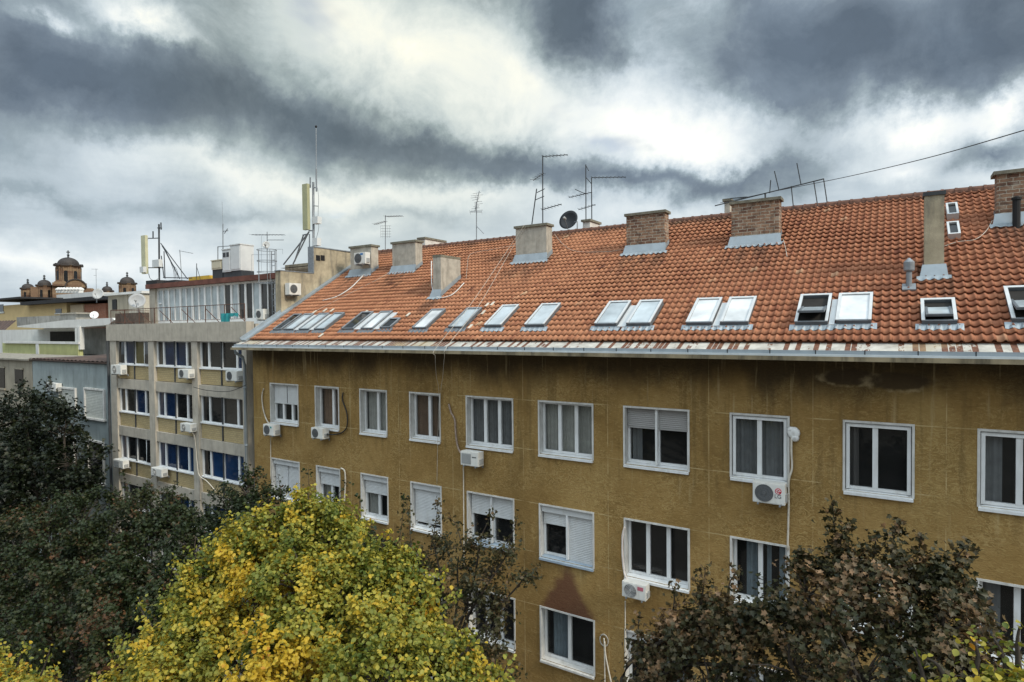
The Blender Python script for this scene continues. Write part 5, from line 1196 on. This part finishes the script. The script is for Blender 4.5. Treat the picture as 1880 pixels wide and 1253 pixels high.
tree('straggly yellow shoots at the bottom right corner', [(1830, 1305, 5.2, 36), (1880, 1290, 5.3, 36), (1760, 1330, 5.2, 45), (1900, 1325, 5.2, 60)], L_YEL, .048, ROUND, 3000, .48, .2, 13, 'street trees', trunk_at=(1.6, 5.0), cluster=14, spread=.14, name='lime_tree', trunk_r=.08,
     spikes=[(((1700, 1260, 5.3), (1690, 1225, 5.3), (1680, 1190, 5.3)), 9), (((1740, 1260, 5.3), (1720, 1220, 5.3), (1690, 1205, 5.3)), 8), (((1790, 1250, 5.3), (1795, 1200, 5.3), (1780, 1165, 5.3)), 30), (((1850, 1240, 5.3), (1840, 1200, 5.3), (1820, 1165, 5.3)), 20), (((1870, 1230, 5.3), (1868, 1180, 5.3), (1872, 1150, 5.3)), 20)])
GM = 'dark maples along the street'
tree('dark maple with rusty tips at lower left before the office block', [(90, 985, 11, 65), (150, 965, 11.5, 55), (30, 1030, 10.5, 70), (-30, 1070, 10.5, 85), (120, 1055, 10.5, 95), (200, 1005, 11.2, 65), (60, 1125, 9.8, 105), (20, 990, 11, 60), (190, 1105, 10, 95), (-10, 1180, 9.5, 100), (130, 1195, 9, 115), (240, 1185, 9.2, 95), (50, 1270, 8.5, 120), (200, 1280, 8.5, 120)], L_MAP, .115, MAPLE, 1500, .60, .2, 21, GM, trunk_at=(-22, 10.5), cluster=24, spread=.24, name='maple_tree', spikes=[(((135, 945, 11.5), (130, 920, 11.5), (128, 903, 11.5)), 26)])
tree('dark green maple in front of the office pillars', [(290, 955, 12.3, 50), (250, 935, 12.4, 35), (330, 970, 12.2, 50), (270, 1015, 11.6, 80), (360, 1025, 11.6, 65), (310, 1085, 11, 85), (250, 1125, 10.5, 80), (380, 1105, 11, 65), (330, 1165, 10, 75), (300, 1240, 9.5, 95)], L_MAP, .115, MAPLE, 1500, .48, .2, 22, GM, trunk_at=(-19, 11.4), cluster=24, spread=.24, name='maple_tree', spikes=[(((240, 915, 12.4), (232, 892, 12.4), (225, 866, 12.4)), 36), (((312, 925, 12.4), (318, 900, 12.4), (322, 883, 12.4)), 30)])
tree('leafy dark maple at the left corner of the ochre wall', [(455, 912, 13.2, 40), (420, 942, 13, 42), (490, 938, 13.2, 40), (400, 985, 12.6, 50), (450, 995, 12.4, 62), (510, 985, 13, 52), (560, 1010, 13, 60), (640, 1030, 13.3, 58), (680, 1015, 13.5, 38), (600, 975, 13.6, 28), (700, 1060, 13.2, 58), (480, 1085, 12, 85), (620, 1115, 12.6, 85), (780, 1120, 13.3, 45)], L_MAP, .11, MAPLE, 1500, .44, .2, 23, GM, trunk_at=(-15.5, 12.4), cluster=22, spread=.22, name='maple_tree', spikes=[(((455, 895, 13.3), (450, 868, 13.3), (447, 853, 13.3)), 34), (((515, 930, 13.4), (515, 900, 13.4), (510, 870, 13.4)), 18), (((565, 940, 13.5), (567, 895, 13.5), (566, 858, 13.5)), 16), (((590, 935, 13.5), (615, 915, 13.5), (640, 882, 13.5)), 34), (((655, 970, 13.5), (660, 935, 13.5), (660, 905, 13.5)), 14), (((730, 1010, 13.5), (738, 960, 13.5), (742, 905, 13.5)), 40)])
tree('sparse thin maple with bare gaps before the middle windows', [(800, 1015, 13.8, 34), (770, 1060, 13.6, 44), (840, 1045, 13.8, 38), (880, 1010, 14, 32), (900, 1065, 13.8, 42), (860, 1115, 13.5, 48), (930, 1115, 13.8, 34), (890, 1175, 13.4, 52), (930, 1020, 14, 22), (960, 1065, 14, 24), (910, 1235, 13.2, 55)], L_BRN, .10, MAPLE, 1150, .42, .2, 24, GM, trunk_at=(-11.2, 13.4), cluster=12, spread=.24, name='maple_tree', trunk_r=.09, nb=9,
     spikes=[(((790, 1010, 13.8), (800, 960, 13.8), (805, 918, 13.8)), 60), (((755, 1020, 13.6), (752, 970, 13.6), (746, 910, 13.6)), 60), (((850, 1010, 13.9), (835, 960, 13.9), (812, 950, 13.9)), 40), (((880, 990, 14), (895, 960, 14), (905, 935, 14)), 44), (((930, 1000, 14), (945, 970, 14), (950, 945, 14)), 34), (((960, 1050, 14), (985, 1060, 14), (985, 1040, 14)), 16)])
tree('bronze leaved maple at lower right before the ochre wall', [(1480, 1095, 11.6, 58), (1540, 1060, 11.8, 55), (1600, 1085, 11.6, 68), (1680, 1085, 11.6, 64), (1735, 1090, 11.8, 42), (1430, 1150, 11, 60), (1520, 1160, 10.8, 90), (1630, 1170, 10.8, 100), (1725, 1165, 11, 75), (1765, 1135, 11.6, 40), (1460, 1235, 10.2, 95), (1580, 1255, 10, 115), (1700, 1255, 10.2, 105), (1785, 1240, 10.8, 72)], L_BRN, .10, MAPLE, 640, .50, .22, 25, GM, trunk_at=(.2, 10.8), cluster=24, spread=.22, name='maple_tree',
     spikes=[(((1540, 1030, 11.9), (1532, 970, 11.9), (1528, 920, 11.9)), 110), (((1540, 1030, 11.9), (1545, 985, 11.9), (1562, 962, 11.9)), 70), (((1640, 1050, 11.9), (1640, 990, 11.9), (1655, 958, 11.9)), 90), (((1600, 1040, 11.9), (1608, 1000, 11.9), (1600, 985, 11.9)), 50), (((1690, 1050, 11.8), (1688, 1010, 11.8), (1690, 984, 11.8)), 60), (((1740, 1060, 11.9), (1760, 1020, 11.9), (1780, 1000, 11.9)), 70), (((1480, 1060, 11.9), (1475, 1030, 11.9), (1462, 1012, 11.9)), 50)])
tree('brown leaved maple below the white unit with ringed guard', [(1240, 1165, 11.6, 38), (1285, 1150, 11.6, 40), (1335, 1150, 11.5, 48), (1385, 1160, 11.3, 50), (1205, 1215, 11.2, 48), (1270, 1215, 11, 62), (1350, 1220, 10.8, 72), (1300, 1275, 10.5, 90), (1210, 1275, 10.8, 60), (1410, 1260, 10.5, 72)], L_BRN, .10, MAPLE, 640, .64, .2, 26, GM, trunk_at=(-4.6, 11), cluster=20, spread=.22, name='maple_tree', trunk_r=.12,
     spikes=[(((1232, 1140, 11.7), (1238, 1100, 11.7), (1232, 1070, 11.7)), 40), (((1285, 1120, 11.7), (1292, 1075, 11.7), (1295, 1042, 11.7)), 80), (((1335, 1120, 11.7), (1340, 1070, 11.7), (1362, 1042, 11.7)), 50), (((1185, 1190, 11.5), (1172, 1155, 11.5), (1175, 1125, 11.5)), 26)])
tree('nearly black tree against the blue grey house', [(40, 770, 13.2, 50), (90, 758, 13.2, 38), (-10, 805, 12.8, 70), (118, 800, 13.2, 46), (60, 845, 12.6, 80), (140, 855, 13, 42), (-10, 900, 12.2, 85), (90, 920, 12.4, 70), (155, 885, 13, 26), (10, 960, 11.8, 80), (-60, 860, 12.2, 90), (120, 950, 12.2, 55), (30, 890, 12.2, 80), (-70, 960, 11.6, 90)], L_FAR, .18, MAPLE, 560, .5, .22, 27, GM, trunk_at=(-35, 12.6), cluster=24, spread=.40, name='broadleaf_tree', trunk_r=.25,
     spikes=[(((35, 725, 13.2), (38, 710, 13.2), (42, 698, 13.2)), 26), (((80, 725, 13.2), (85, 710, 13.2), (85, 696, 13.2)), 26)])
